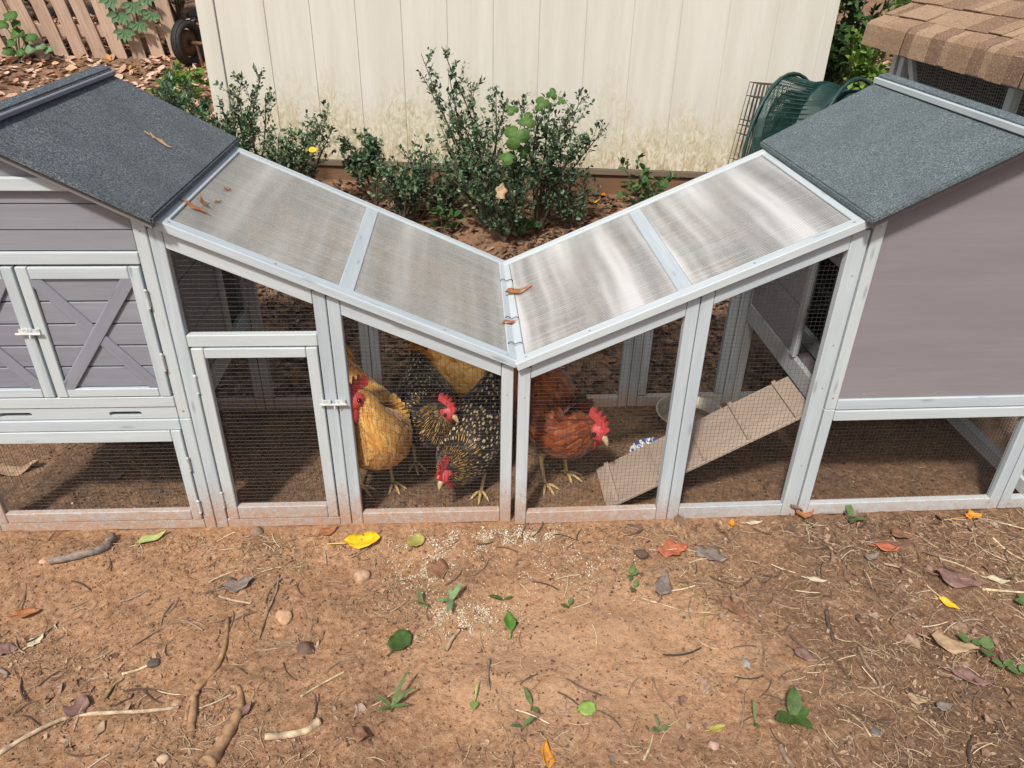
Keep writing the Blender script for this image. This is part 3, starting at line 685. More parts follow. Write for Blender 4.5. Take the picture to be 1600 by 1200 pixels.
YEL = ((.75, .42, .01), (.90, .62, .03)); BRN = ((.17, .085, .05), (.33, .18, .11)); RUS = ((.28, .10, .045), (.46, .21, .09))
RED = ((.36, .085, .045), (.55, .21, .11)); TAN = ((.34, .22, .13), (.52, .37, .23)); GRY = ((.16, .125, .105), (.30, .245, .205))
GRN = ((.06, .15, .02), (.14, .28, .05)); PGR = ((.34, .40, .14), (.52, .56, .24)); ORG = ((.62, .20, .02), (.80, .36, .04)); MAU = ((.16, .088, .076), (.31, .185, .155))
LIME = ((.20, .32, .06), (.34, .46, .13)); DGR = ((.035, .075, .018), (.085, .145, .035)); PAL = ((.52, .43, .28), (.70, .62, .45)); OLV = ((.30, .27, .07), (.46, .42, .12))
LV = [
 ('bright yellow fallen leaf with orange tip just below the door post', 567, 848, 48, 8, *YEL, dict(shape='round', asp=.62, fold=.25, stalk=.5)),
 ('dull olive fallen leaf between the yellow leaf and the scattered feed', 650, 850, 28, 60, *OLV, dict(shape='round', asp=.8)),
 ('red brown fallen leaf just left of the bright yellow leaf', 514, 834, 28, 30, *RUS, dict()),
 ('pale green folded leaf below the house corner post', 238, 843, 42, 35, *PGR, dict(shape='lance', asp=.38, fold=.5, curl=.1)),
 ('orange red crumpled leaf below the middle post pair', 1050, 862, 46, 15, *RED, dict(shape='lobed', wave=.07)),
 ('grey brown crumpled leaf right of the orange red leaf', 1112, 868, 44, -30, *GRY, dict(shape='lobed', wave=.06)),
 ('orange crumpled leaf near the right end of the bottom rail', 1520, 808, 26, 10, *ORG, dict(shape='lobed', wave=.08, stalk=1.2)),
 ('small red leaf below the right house corner', 1386, 860, 34, -10, *RED, dict(asp=.6)),
 ('grey curled leaf just left of the small red leaf', 1360, 873, 28, 20, *GRY, dict(shape='lance', asp=.5, curl=.35, wave=.08)),
 ('tiny orange leaf close under the right run rail', 1143, 819, 15, 70, *ORG, dict()),
 ('pale straw coloured leaf close under the right run rail', 1177, 821, 25, 5, *PAL, dict(shape='lance', asp=.3)),
 ('broad dusty brown leaf near the right edge', 1497, 911, 58, -25, *MAU, dict(asp=.66, wave=.04)),
 ('broad tan leaf beside two green sprouts', 1488, 1010, 60, -25, *TAN, dict(asp=.58, wave=.04)),
 ('smooth reddish brown leaf below the broad tan leaf', 1515, 1064, 54, -30, *MAU, dict(shape='lance', asp=.42, fold=.3)),
 ('yellow tipped grey leaf below the broad dusty brown leaf', 1481, 946, 28, -50, *YEL, dict(shape='lance', asp=.5, fold=.6)),
 ('cream coloured leaf at the right edge of the yard', 1558, 908, 30, -20, *PAL, dict(shape='lance', asp=.42, fold=.4)),
 ('round bright green leaf on the bare clay', 917, 1110, 26, 20, *LIME, dict(shape='round', asp=.95, fold=.05, curl=.03)),
 ('orange yellow leaf standing up at the bottom edge', 852, 1182, 38, 100, *ORG, dict(shape='lance', asp=.55, fold=.6, tilt=(30, -15))),
 ('dark green curled leaf left of the feed', 625, 1006, 38, 60, *DGR, dict(shape='round', asp=.8, fold=.3)),
 ('dark green folded leaf right of the feed', 796, 976, 38, 95, *GRN, dict(shape='lance', asp=.45, fold=.7)),
 ('brown veined leaf left of the tan stones', 373, 917, 40, 20, *GRY, dict(shape='lobed', wave=.05)),
 ('rust coloured leaf at the left edge', 43, 961, 36, 15, *RUS, dict(asp=.5, fold=.4)),
 ('pale yellow leaf scrap at the left edge', 57, 1003, 24, 60, *PAL, dict(shape='lobed')),
 ('mauve crumpled leaf above the long pale twig', 122, 1109, 36, 70, *MAU, dict(shape='lobed', asp=.85, wave=.09)),
 ('brown heart shaped leaf in the scattered feed', 686, 895, 32, -70, *BRN, dict(shape='heart', asp=.85)),
 ('grey pointed leaf right of the bare clay', 1036, 918, 46, 70, *GRY, dict(asp=.6, wave=.05)),
 ('crumpled brown leaf below the grey pointed leaf', 1148, 955, 42, -50, *BRN, dict(shape='lobed', wave=.08)),
 ('dark purple brown leaf in the middle of the right litter', 1258, 1028, 36, -40, *MAU, dict(asp=.55, wave=.05)),
 ('small yellow leaf at the bottom beside the broad green seedling', 1120, 1143, 25, 15, *OLV, dict(asp=.5, fold=.5)),
 ('tan narrow leaf below the grey crumpled leaf', 1276, 908, 28, -15, *PAL, dict(shape='lance', asp=.35)),
 ('mauve brown leaf cut by the left edge', 12, 1016, 36, -5, *MAU, dict(asp=.6)),
 ('dark russet leaf clump against the right house post', 1235, 797, 32, 65, *MAU, dict(shape='lobed', asp=.9, wave=.13, curl=.3)),
 ('brown leaf lying beside the russet clump at the post', 1256, 806, 28, 10, *RUS, dict(shape='lobed', wave=.1)),
 ('small tan oval leaf in the lower right litter', 1431, 1095, 26, -30, *TAN, dict()),
 ('small grey oval leaf in the lower right litter', 1476, 1104, 26, 10, *GRY, dict()),
 ('reddish leaf beside the branching root', 380, 1112, 30, 45, *MAU, dict(wave=.07)),
 ('brown leaf below the right house panel', 1410, 838, 36, 5, *BRN, dict(wave=.06)),
 ('large grey leaf touching the bottom rail under the mauve panel', 1330, 803, 34, 50, *GRY, dict(wave=.07)),
 ('brown leaf scrap at the lower left by the twig', 157, 1141, 24, 80, *TAN, dict(shape='lance')),
 ('dark brown curled leaf at the bottom centre', 560, 1150, 34, 140, *BRN, dict(wave=.08, curl=.25)),
 ('large tan dry leaf inside the low cage at the left edge', 26, 738, 60, 20, *TAN, dict(wave=.05, asp=.5)),
 ('mauve leaf inside the low cage under the tray', 185, 746, 24, 50, *MAU, dict(asp=.7)),
]
for l, px, py, sz, an, c1, c2, kw in LV: one_leaf(l, px, py, sz, an, c1, c2, **kw)
# leaves lying on the roofs
nL = Vector((SL, 0, 1)).normalized(); nR = Vector((-SL, 0, 1)).normalized(); nF = Vector((.538, 0, 1)).normalized()
def on_plane(px, py, P0, n):
    r = ray(px, py); t = (P0 - CAM).dot(n) / r.dot(n); return CAM + r * t
PL0 = Vector((0, 0, H0)) + nL * .0215; PR0 = Vector((0, 0, H0)) + nR * .0215; PF0 = Vector((-.867, 0, 1.009))
for l, px, py, sz, an, cc, n, p0, kw in [
  ('long brown leaf on the left clear roof sheet by the felt roof', 305, 326, 36, -12, RUS, nL, PL0, dict(shape='lance', asp=.3, fold=.5)),
  ('dark curled leaf on the left clear roof sheet above the long one', 318, 319, 22, -40, BRN, nL, PL0, dict(shape='lance', asp=.4, curl=.4)),
  ('tiny tan leaf scrap on the left clear roof sheet', 340, 313, 14, 80, TAN, nL, PL0, dict(shape='lance', asp=.5)),
  ('tiny red leaf scrap on the left clear roof sheet', 355, 295, 12, 50, RED, nL, PL0, dict(asp=.7, stalk=0)),
  ('narrow tan leaf lying on the dark left felt roof', 250, 223, 38, -20, TAN, nF, PF0, dict(shape='lance', asp=.22, fold=.6)),
  ('orange brown curled leaf across the joint of the roofs', 812, 458, 38, 5, RUS, Vector((-.2, 0, 1)).normalized(), PR0 + Vector((0, 0, .004)), dict(shape='ovate', asp=.42, fold=.7, curl=.2, stalk=.4)),
  ('smaller orange brown leaf below it on the joint of the roofs', 797, 505, 26, 30, RUS, Vector((.1, 0, 1)).normalized(), PL0 + Vector((0, 0, .006)), dict(asp=.45, fold=.5)),
]:
    one_leaf(l, px, py, sz, an, *cc, pos=on_plane(px, py, p0, n), nrm=n, group='leaves lying on the roofs', **kw)

def stick(label, pix, r0, r1, c, name='twig', cat='twig', bumpy=.25, sink=.0, branches=(), group='twigs and roots on the clay'):
    mt = plain('bark', tuple(x * .9 for x in c), .85, 0, 45, .55, .004)
    P3 = [on_ground(*q) for q in pix]; base = P3[0].copy(); zz = lambda p: Vector((p.x, p.y, float(gz(p.x, p.y)))) 
    def mk(P, ra, rb):
        P = [zz(p) - base + Vector((0, 0, ra * (1 - sink))) for p in P]; n = max(3, int(24 / (len(P) - 1))) if len(P) > 1 else 3
        C = catmull(P, n); R = [(ra + (rb - ra) * i / (len(C) - 1)) * (1 + bumpy * random.uniform(-.5, .5)) for i in range(len(C))]
        return C, R
    mb = MB(); C, R = mk(P3, r0, r1); mb.tube(C, R, 7)
    base_zero = base
    for br, ra, rb in branches:
        C, R = mk([on_ground(*q) for q in br], ra, rb); mb.tube(C, R, 6)
    o = mb.build(name, mt, None, True); o.location = base
    return tag(o, label, cat, group)
WD = (.28, .19, .13); RT_ = (.36, .21, .11); PL_ = (.48, .36, .24); GYW = (.25, .20, .17); STR = (.58, .46, .28); DKB = (.11, .075, .055)
stick('thick weathered grey stick at the left below the rail', [(80, 884), (125, 872), (165, 860), (177, 842)], .010, .014, GYW)
stick('branching brown root at the lower left', [(357, 968), (352, 1010), (340, 1045), (308, 1080), (303, 1110), (299, 1145)], .006, .011, RT_, 'root', 'root', sink=.4, branches=[([(309, 1085), (297, 1105), (293, 1132)], .008, .005)])
stick('long pale twig running in from the left edge', [(0, 1184), (50, 1150), (110, 1125), (170, 1118), (230, 1115), (281, 1109)], .006, .004, PL_)
stick('thin dark twig right of the veined leaf', [(405, 1000), (418, 960), (432, 925), (436, 902)], .003, .003, WD)
stick('thick buried root at the bottom left of centre', [(360, 1073), (374, 1078), (375, 1105), (360, 1140), (335, 1180), (325, 1200)], .004, .022, RT_, 'root', 'root', sink=.5)
stick('short pale twig under the veined leaf', [(343, 934), (365, 942), (393, 946)], .0035, .003, PL_)
stick('pale smooth root piece at the bottom', [(415, 1158), (450, 1152), (480, 1146), (500, 1132)], .008, .010, PL_, 'root', 'root', sink=.4)
stick('short dark stick in the right litter', [(1291, 956), (1294, 980), (1304, 1006)], .006, .005, DKB)
stick('curved brown twig in the right litter', [(1340, 1014), (1352, 1040), (1370, 1060), (1378, 1085)], .005, .004, WD)
stick('brown stick at the bottom edge on the right', [(1218, 1168), (1226, 1184), (1238, 1206)], .006, .006, WD)
stick('tan peg shaped stick below the feed', [(697, 1021), (706, 1004), (718, 987)], .006, .004, PL_)
stick('thin curved twig at the left middle', [(211, 1010), (245, 988), (283, 972), (300, 977), (318, 989)], .003, .0025, WD)
stick('pale cut straw at the left middle', [(192, 1057), (212, 1051), (231, 1042)], .004, .003, STR)
stick('short olive twig at the lower left', [(165, 1096), (180, 1077), (193, 1065)], .005, .003, (.3, .22, .1))
stick('pale straw left of the dark green curled leaf', [(470, 1090), (495, 1075), (539, 1052)], .003, .0025, STR, 'straw', 'straw')
stick('long pale straw at the right edge', [(1536, 812), (1570, 821), (1600, 831)], .0028, .0022, STR, 'straw', 'straw')
stick('pale straw crossing the right edge', [(1550, 842), (1575, 864), (1600, 880)], .0028, .0022, STR, 'straw', 'straw')
stick('pale straw above the broad dusty leaf', [(1471, 874), (1498, 886), (1526, 897)], .0026, .002, STR, 'straw', 'straw')
stick('broad pale straw right of the yellow tipped leaf', [(1533, 924), (1565, 927), (1600, 929)], .0045, .003, STR, 'straw', 'straw')
stick('thin straw in the lower right', [(1332, 1119), (1345, 1135), (1360, 1153)], .0025, .002, STR, 'straw', 'straw')
stick('olive curved stem right of the bare clay', [(1054, 910), (1085, 930), (1100, 955), (1097, 985)], .003, .002, (.28, .23, .08))
stick('pale stem lying from the grey leaf', [(1000, 935), (1040, 950), (1075, 958), (1110, 961)], .0025, .002, PL_)
stick('thin dark twig crossing the clay on the right', [(885, 1063), (910, 1078), (940, 1088)], .002, .002, DKB)
stick('dark twig hanging down beside the feed', [(764, 1035), (762, 1060), (765, 1080)], .005, .003, WD)
stick('short dark twig at the lower left edge', [(0, 1048), (12, 1056), (10, 1062)], .005, .005, GYW)
stick('brown twig at the bottom right of centre', [(1005, 1190), (1015, 1170), (1020, 1150)], .003, .002, STR)

def stone(label, px, py, size, c, seed, flat=.7, cat='stone', name='stone'):
    p = on_ground(px, py); L = size * (p - CAM).dot(FW) / FPX * .46
    bm = bmesh.new(); bmesh.ops.create_icosphere(bm, subdivisions=3, radius=1)
    r_ = random.Random(seed); ph = [r_.uniform(0, 6) for _ in range(6)]
    for v in bm.verts:
        n = v.co.copy(); k = 1 + .16 * math.sin(n.x * 2.6 + ph[0]) + .14 * math.sin(n.y * 3.1 + ph[1]) + .1 * math.sin(n.z * 4 + ph[2]) + .05 * math.sin(n.x * 9 + ph[3]) * math.sin(n.y * 8 + ph[4])
        v.co = Vector((n.x * k * L * 1.15, n.y * k * L * .85, n.z * k * L * flat))
    me = bpy.data.meshes.new(name); bm.to_mesh(me); bm.free()
    o = link(name, me, plain('stone_skin', c, .85, 0, 90, .3, .002), smooth=True)
    o.location = p + Vector((0, 0, L * flat * .45)); o.rotation_euler = (0, 0, r_.uniform(0, 3))
    return tag(o, label, cat, 'stones and clods')
stone('tan stone below the bright yellow leaf', 567, 905, 28, (.42, .27, .17), 1)
stone('tan angular stone left of the tan stone', 446, 969, 28, (.50, .30, .17), 2)
stone('round brown stone against the run post', 402, 833, 20, (.25, .16, .11), 3, .9)
stone('dark soil clod right of the thin twig', 478, 1015, 30, (.13, .08, .06), 4, .6, 'clod', 'soil_clod')
stone('small dark soil clod at the cut straw', 242, 1038, 20, (.10, .075, .06), 5, .6, 'clod', 'soil_clod')
stone('small round tan stone at the end of the pale twig', 276, 1103, 20, (.46, .28, .17), 6)
stone('pale angular stone at the bottom left', 257, 1190, 22, (.5, .36, .23), 7)
stone('small pale stone above the weathered stick', 70, 878, 14, (.5, .3, .2), 8)
stone('dark round nut left of the orange red leaf', 1000, 869, 20, (.09, .06, .045), 9, .85, 'nut', 'nut')
stone('grey stone beside the curved twig', 1164, 1037, 15, (.30, .27, .24), 10)
stone('dark grey stone low on the right', 1366, 1146, 20, (.16, .14, .13), 11)
stone('pinkish stone at the bottom right of centre', 1115, 1166, 20, (.5, .32, .25), 12)

# ---- sprouts
def blade(mb, p, d, L, W, bend=.5):
    d = Vector(d).normalized(); sd_ = d.cross(Vector((0, 0, 1))).normalized(); V = []; F = []
    for i in range(6):
        t = i / 5; c = Vector(p) + d * L * t + Vector((0, 0, L * (bend * t - bend * 1.1 * t * t + .12 * t))); w = W * math.sin(math.pi * (.12 + .86 * t) ** .8) / 2
        V += [c - sd_ * w, c - Vector((0, 0, w * .25)), c + sd_ * w]
    for i in range(5):
        for j in range(2): F.append((i * 3 + j, i * 3 + 3 + j, i * 3 + 4 + j, i * 3 + j + 1))
    mb.add(V, F)
def sprout(label, px, py, leaves, cc, name='sprout', stalk=.02):
    p = on_ground(px, py); sc_ = (p - CAM).dot(FW) / FPX
    root = tag(empty(name, p), label, 'seedling', 'green sprouts on the clay'); mt = lmat(*cc)
    st = MB(); 
    for (ang, L, W, bend, up) in leaves:
        a_ = math.radians(ang); d = Vector((math.cos(a_), math.sin(a_), up)); b = Vector((math.cos(a_) * .004, math.sin(a_) * .004, stalk))
        mb = MB(); blade(mb, b, d, L * sc_ * .95, W * sc_ * 1.0, bend); o = mb.build('leaf', mt, root, True)
        st.tube([(0, 0, -.004), (b.x * .4, b.y * .4, stalk * .6), tuple(b)], [.0016, .0013, .001], 5)
    st.build('stem', mt, root, True)
GRN2 = ((.07, .12, .035), (.15, .22, .08))
sprout('grassy seedling with grey green blades in the feed', 706, 945, [(60, 34, 9, .4, .2), (200, 24, 8, .4, .2), (260, 36, 10, .3, .2), (100, 20, 7, .5, .3)], ((.14, .24, .10), (.24, .36, .17)))
sprout('small grassy seedling left of the grey green one', 660, 948, [(110, 22, 6, .4, .3), (300, 20, 6, .4, .2), (190, 14, 5, .4, .2)], GRN2)
sprout('broad leaved green seedling at the lower right', 1236, 1132, [(75, 44, 22, .5, .5), (200, 36, 28, .3, .2), (300, 34, 20, .3, .2), (10, 26, 22, .4, .3)], DGR, stalk=.03)
sprout('round leaved green sprout at the edge of the tan leaf', 1513, 1010, [(150, 20, 18, .3, .2), (330, 16, 14, .3, .2)], GRN2, stalk=.02)
sprout('round leaved green sprout right of the tan leaf', 1537, 1022, [(60, 22, 20, .3, .2), (240, 20, 18, .3, .2)], GRN2, stalk=.02)
sprout('green sprout below the smooth reddish leaf', 1565, 1048, [(160, 18, 16, .3, .2), (20, 16, 12, .3, .2)], GRN2, stalk=.02)
sprout('green sprout at the lower right edge', 1590, 1058, [(170, 20, 18, .3, .2), (30, 18, 14, .3, .2)], GRN2, stalk=.02)
sprout('green sprout cut by the right edge', 1597, 950, [(170, 14, 14, .3, .2), (80, 16, 12, .3, .2)], GRN2, stalk=.02)
sprout('thin grass tuft below the dark green curled leaf', 612, 1112, [(150, 30, 6, .5, .3), (30, 46, 7, .5, .3), (60, 60, 7, .5, .4), (210, 24, 6, .3, .2), (350, 30, 7, .3, .2)], GRN2)
sprout('small green weed above the olive curved stem', 985, 905, [(70, 16, 10, .4, .3), (250, 18, 9, .4, .2), (0, 12, 8, .4, .3)], GRN2)
sprout('small green weed below the olive stem', 990, 925, [(240, 16, 10, .4, .3), (60, 14, 9, .4, .2)], GRN2)
sprout('narrow green blade on the clay at the bottom', 830, 1110, [(110, 30, 8, .4, .2), (290, 22, 8, .3, .2)], GRN2)
sprout('single long stalked pale leaf at the bottom centre', 742, 1102, [(260, 20, 14, .3, .2), (80, 30, 3, .5, .4)], LIME)
sprout('tiny green sprout at the bottom right of centre', 1028, 1147, [(100, 22, 4, .5, .4), (0, 14, 10, .3, .2), (190, 12, 8, .3, .2)], GRN2)
sprout('green leafy sprout against the right bottom rail', 1329, 818, [(95, 28, 12, .5, .6), (240, 18, 12, .4, .3), (330, 18, 10, .4, .3)], GRN2, stalk=.02)
sprout('curved green sprout at the bottom', 815, 1143, [(20, 24, 8, .6, .4), (190, 20, 7, .5, .3)], GRN2)
sprout('thin green blade left of the broad seedling', 1178, 1135, [(85, 34, 5, .4, .5), (260, 18, 5, .4, .3)], GRN2)
sprout('folded green leaf lying right of the brown heart leaf', 787, 938, [(170, 24, 9, .3, .1), (10, 14, 6, .3, .1)], DGR, stalk=.004)
sprout('tiny weed at the right of the feed', 888, 953, [(60, 12, 8, .4, .2), (200, 12, 8, .4, .2)], GRN2)

# ================================================================== UNCOUNTABLE LITTER
def scatter(name, label, cat, n, region, base, mat, smin, smax, tilt=.4, dz=.002, dens=None, asp=(1, 1), smooth=False):
    """n copies of a small base shape (V, F) strewn over region=(x0,x1,y0,y1)"""
    bv, bf = np.array(base[0], float), np.array(base[1]); k = len(bv)
    x0, x1, y0, y1 = region; xs = []; ys = []
    m = n * 30 if dens else n
    X = rng.uniform(x0, x1, m); Y = rng.uniform(y0, y1, m)
    if dens: keep = rng.uniform(0, 1, m) < dens(X, Y); X = X[keep][:n]; Y = Y[keep][:n]
    n = len(X); S = rng.uniform(smin, smax, n) * rng.uniform(.7, 1.2, n); A = rng.uniform(0, 2 * math.pi, n)
    TX = rng.normal(0, tilt, n); TY = rng.normal(0, tilt, n); AS = rng.uniform(asp[0], asp[1], n)
    ca, sa = np.cos(A), np.sin(A); Z = gz(X, Y) + dz
    vx = bv[None, :, 0] * S[:, None]; vy = bv[None, :, 1] * S[:, None] * AS[:, None]; vz = bv[None, :, 2] * S[:, None]
    vz2 = vz + vx * np.sin(TX)[:, None] + vy * np.sin(TY)[:, None]
    V = np.stack([X[:, None] + vx * ca[:, None] - vy * sa[:, None], Y[:, None] + vx * sa[:, None] + vy * ca[:, None], Z[:, None] + vz2], -1).reshape(-1, 3)
    F = (bf[None] + (np.arange(n) * k)[:, None, None]).reshape(-1, bf.shape[1])
    o = link(name, npmesh(name, V, F), mat, smooth=smooth)
    return tag(o, label, cat, None, 'stuff')
def bentstrip(w=.05, th=.03, bend=.12, n=4):
    V = []; F = []
    for i in range(n + 1):
        t = i / n - .5; y = bend * (4 * t * t - .5)
        V += [(t, y - w / 2, 0), (t, y, th), (t, y + w / 2, 0)]
    for i in range(n):
        for j in range(2): F.append((i * 3 + j, i * 3 + j + 3, i * 3 + j + 4, i * 3 + j + 1))
    return V, F
OCT = ([(.5, 0, .05), (-.5, .1, 0), (.05, .5, 0), (-.1, -.45, .05), (0, 0, .42), (.05, 0, -.3)], [(0, 2, 4), (2, 1, 4), (1, 3, 4), (3, 0, 4), (2, 0, 5), (1, 2, 5), (3, 1, 5), (0, 3, 5)])
LEAFQ = ([(-.5, 0, .02), (-.2, .28, .10), (-.2, 0, 0), (-.2, -.28, .08), (.2, .25, .06), (.2, 0, .03), (.2, -.25, .12), (.5, 0, .12)],
         [(0, 2, 1, 1), (0, 3, 2, 2), (1, 2, 5, 4), (2, 3, 6, 5), (4, 5, 7, 7), (5, 6, 7, 7)])
LEAFT = (LEAFQ[0], [(0, 2, 1), (0, 3, 2), (1, 2, 5), (1, 5, 4), (2, 3, 6), (2, 6, 5), (4, 5, 7), (5, 6, 7)])
yard = (-1.75, 1.9, -1.15, -.03)
def dens_yard(X, Y):
    d = .36 + .55 * np.clip((X - .2) / 1.0, 0, 1) + .5 * np.clip(-(Y + .75) / .3, 0, 1) + 1.3 * vn(X * 4, Y * 4, 21) + .9 * vn(X * 13, Y * 13, 22)
    d -= .75 * np.exp(-(((X - .12) / .38) ** 2 + ((Y + .5) / .2) ** 2))
    return np.clip(d, .04, 1)
scatter('straw_litter', 'short pale straw and needle bits strewn over the clay yard', 'straw', 9500, yard, bentstrip(.03, .02), bits('straw_bits', [(0, (.12, .075, .05)), (.3, (.26, .165, .10)), (.7, (.48, .345, .215)), (1, (.66, .54, .37))]), .010, .055, .12, .003, dens_yard)
scatter('leaf_crumbs', 'crumbled brown leaf bits over the clay yard', 'leaf litter', 9000, yard, LEAFT, bits('leaf_crumb_bits', [(0, (.13, .075, .05)), (.3, (.24, .14, .085)), (.7, (.38, .25, .165)), (1, (.50, .36, .25))]), .005, .019, .4, .0015, dens_yard, (.3, 1.0))
CURL = leaf_grid(1, .62, 'ovate', .22, .25, .07, 3, 7); CURLT = (CURL[0], [t_ for f_ in CURL[1] for t_ in ((f_[0], f_[1], f_[2]), (f_[0], f_[2], f_[3]))])
def dens_clump(X, Y): return np.clip(-.18 + .75 * np.clip((X - .35) / .9, 0, 1) + .5 * np.clip(-(Y + .72) / .3, 0, 1) + .35 * (Y > -.16) * (X > .2) + 1.5 * vn(X * 5, Y * 5, 61), 0, 1)
scatter('half_buried_leaves', 'dull brown half buried dead leaves in drifts over the yard', 'leaf litter', 560, yard, CURLT, bits('dead_leaf_bits', [(0, (.12, .07, .05)), (.4, (.22, .13, .09)), (.75, (.33, .22, .155)), (1, (.40, .30, .23))]), .025, .062, .25, -.002, dens_clump, (.6, 1.2), True)
def dens_tw(X, Y): return np.clip(.30 + 1.3 * vn(X * 3.3, Y * 3.3, 71) + .35 * np.clip((X - .2), 0, 1) - .7 * np.exp(-(((X - .12) / .38) ** 2 + ((Y + .5) / .2) ** 2)), .02, 1)
scatter('twig_litter', 'short broken grey and brown twigs strewn over the yard', 'twigs', 520, yard, bentstrip(.05, .05, .10), bits('twig_bits', [(0, (.06, .042, .032)), (.4, (.15, .10, .07)), (.8, (.30, .21, .14)), (1, (.42, .31, .21))]), .03, .10, .06, .003, dens_tw)
scatter('straw_bits', 'coarse pale straw pieces thickest at the right of the yard', 'straw', 260, yard, bentstrip(.035, .03, .05), bits('coarse_straw_bits', [(0, (.40, .30, .18)), (1, (.72, .60, .42))]), .03, .085, .06, .005, dens_yard)
scatter('soil_crumbs', 'loose clay crumbs over the yard', 'soil crumbs', 16000, yard, OCT, bits('soil_crumb_bits', [(0, (.10, .055, .033)), (.45, (.27, .15, .085)), (.8, (.42, .255, .155)), (1, (.56, .42, .31))], .95), .002, .0085, .3, .001, None, (.6, 1.2))
scatter('cage_litter', 'straw and crumbs on the dirt inside the coops', 'litter', 1500, (-1.6, 1.6, .02, .7), bentstrip(.04, .02), bits('cage_straw_bits', [(0, (.12, .075, .045)), (.6, (.28, .18, .11)), (1, (.5, .4, .27))]), .012, .05, .1, .003)
scatter('cage_crumbs', 'dark soil crumbs inside the coops', 'soil crumbs', 4500, (-1.6, 1.6, .02, .72), OCT, bits('cage_crumb_bits', [(0, (.05, .03, .02)), (.6, (.17, .095, .055)), (.96, (.30, .19, .12)), (1, (.7, .62, .5))], .95), .003, .011, .3, .001)
fc = on_ground(745, 925); fc2 = on_ground(815, 845)
def dens_feed(X, Y):
    p1 = on_ground(700, 965); p2 = on_ground(812, 838); p3 = on_ground(690, 855); p4 = on_ground(900, 890); p5 = on_ground(660, 905); p6 = on_ground(750, 965)
    d = 0
    for p, sx_, sy_, a_ in ((p1, .1, .05, .45), (p2, .10, .035, 1.0), (p3, .15, .06, .45), (p4, .14, .07, .22), (p5, .06, .06, .55), (p6, .08, .045, .8)): d = d + a_ * np.exp(-(((X - p.x) / sx_) ** 2 + ((Y - p.y) / sy_) ** 2))
    return np.clip(d * np.clip(.45 + 2.6 * vn(X * 45, Y * 45, 31), .0, 1.3), 0, 1)
scatter('scattered_feed', 'white and cream cracked grain scattered in front of the joint', 'feed', 3100, (fc.x - .45, fc.x + .5, -.5, -.02), OCT, bits('feed_bits', [(0, (.56, .44, .26)), (.5, (.74, .65, .47)), (1, (.84, .82, .76))], .7), .003, .0068, .2, .002, dens_feed, (.6, 1))
# mulch and leaf litter behind the coops
def dens_back(X, Y): return np.clip(.5 + vn(X * 3, Y * 3, 41), .1, 1) * (Y < shed_y(X) - .03)
scatter('mulch_litter', 'brown leaf mulch on the ground between coops and shed', 'mulch', 15000, (-1.9, 2.3, .72, 2.95), LEAFT, bits('mulch_bits', [(0, (.05, .03, .02)), (.4, (.13, .07, .045)), (.8, (.26, .15, .10)), (1, (.38, .25, .17))]), .012, .055, .35, .006, dens_back, (.4, 1.1))
def dens_far(X, Y): return ((X < -1.2) | (X > 1.7)) * np.clip(.6 + vn(X * 2, Y * 2, 51), .2, 1) * ((Y > shed_y(-1.5)) | (X < -1.6))
scatter('leaf_litter', 'pale fallen leaves coloured as sunlit covering the ground by the picket fence', 'leaf litter', 9000, (-6, 4.5, 1.6, 6.2), LEAFT, bits('sunlit_dry_leaf_bits', [(0, (.16, .08, .05)), (.2, (.40, .21, .14)), (.55, (.60, .39, .28)), (.85, (.70, .54, .43)), (1, (.60, .28, .05))]), .04, .10, .35, .012, dens_far, (.6, 1.2))  # leaf colours raised to carry the sunlight on this patch

# ================================================================== SHRUBS AND WEEDS
HOLLY = foliage('holly_leaves', [(0, (.026, .058, .030)), (.35, (.066, .135, .068)), (.7, (.125, .21, .11)), (.95, (.21, .30, .175)), (1, (.34, .31, .11))], .38)
LIMEF = foliage('lime_leaves', [(0, (.07, .15, .02)), (.5, (.15, .28, .045)), (1, (.28, .42, .09))], .5, .3)
MIDF = foliage('mid_leaves', [(0, (.03, .075, .025)), (.5, (.07, .15, .045)), (1, (.13, .22, .08))], .45, .25)
BARK = plain('shrub_bark', (.10, .07, .05), .9, 0, 80, .3, .001)
LQ = np.array([(0, 0, 0), (.30, .27, .05), (.35, 0, -.02), (.30, -.27, .05), (.72, .23, .04), (.72, 0, -.03), (.72, -.23, .04), (1, 0, -.06)])
LF = np.array([(0, 2, 1), (0, 3, 2), (1, 2, 5), (1, 5, 4), (2, 3, 6), (2, 6, 5), (4, 5, 7), (5, 6, 7)])
def leaf_cloud(pos, dirs, sizes, asp=1.0):
    """many leaves: positions (n,3), directions (n,3), sizes (n)"""
    n = len(pos); d = dirs / (np.linalg.norm(dirs, axis=1)[:, None] + 1e-9)
    upv = rng.normal(0, .5, (n, 3)); upv[:, 2] += 1; s_ = np.cross(d, upv); s_ /= np.linalg.norm(s_, axis=1)[:, None] + 1e-9; nn = np.cross(s_, d)
    V = pos[:, None] + sizes[:, None, None] * (LQ[None, :, 0:1] * d[:, None] + LQ[None, :, 1:2] * asp * s_[:, None] + LQ[None, :, 2:3] * nn[:, None])
    F = (LF[None] + (np.arange(n) * 8)[:, None, None]).reshape(-1, 3)
    return V.reshape(-1, 3), F
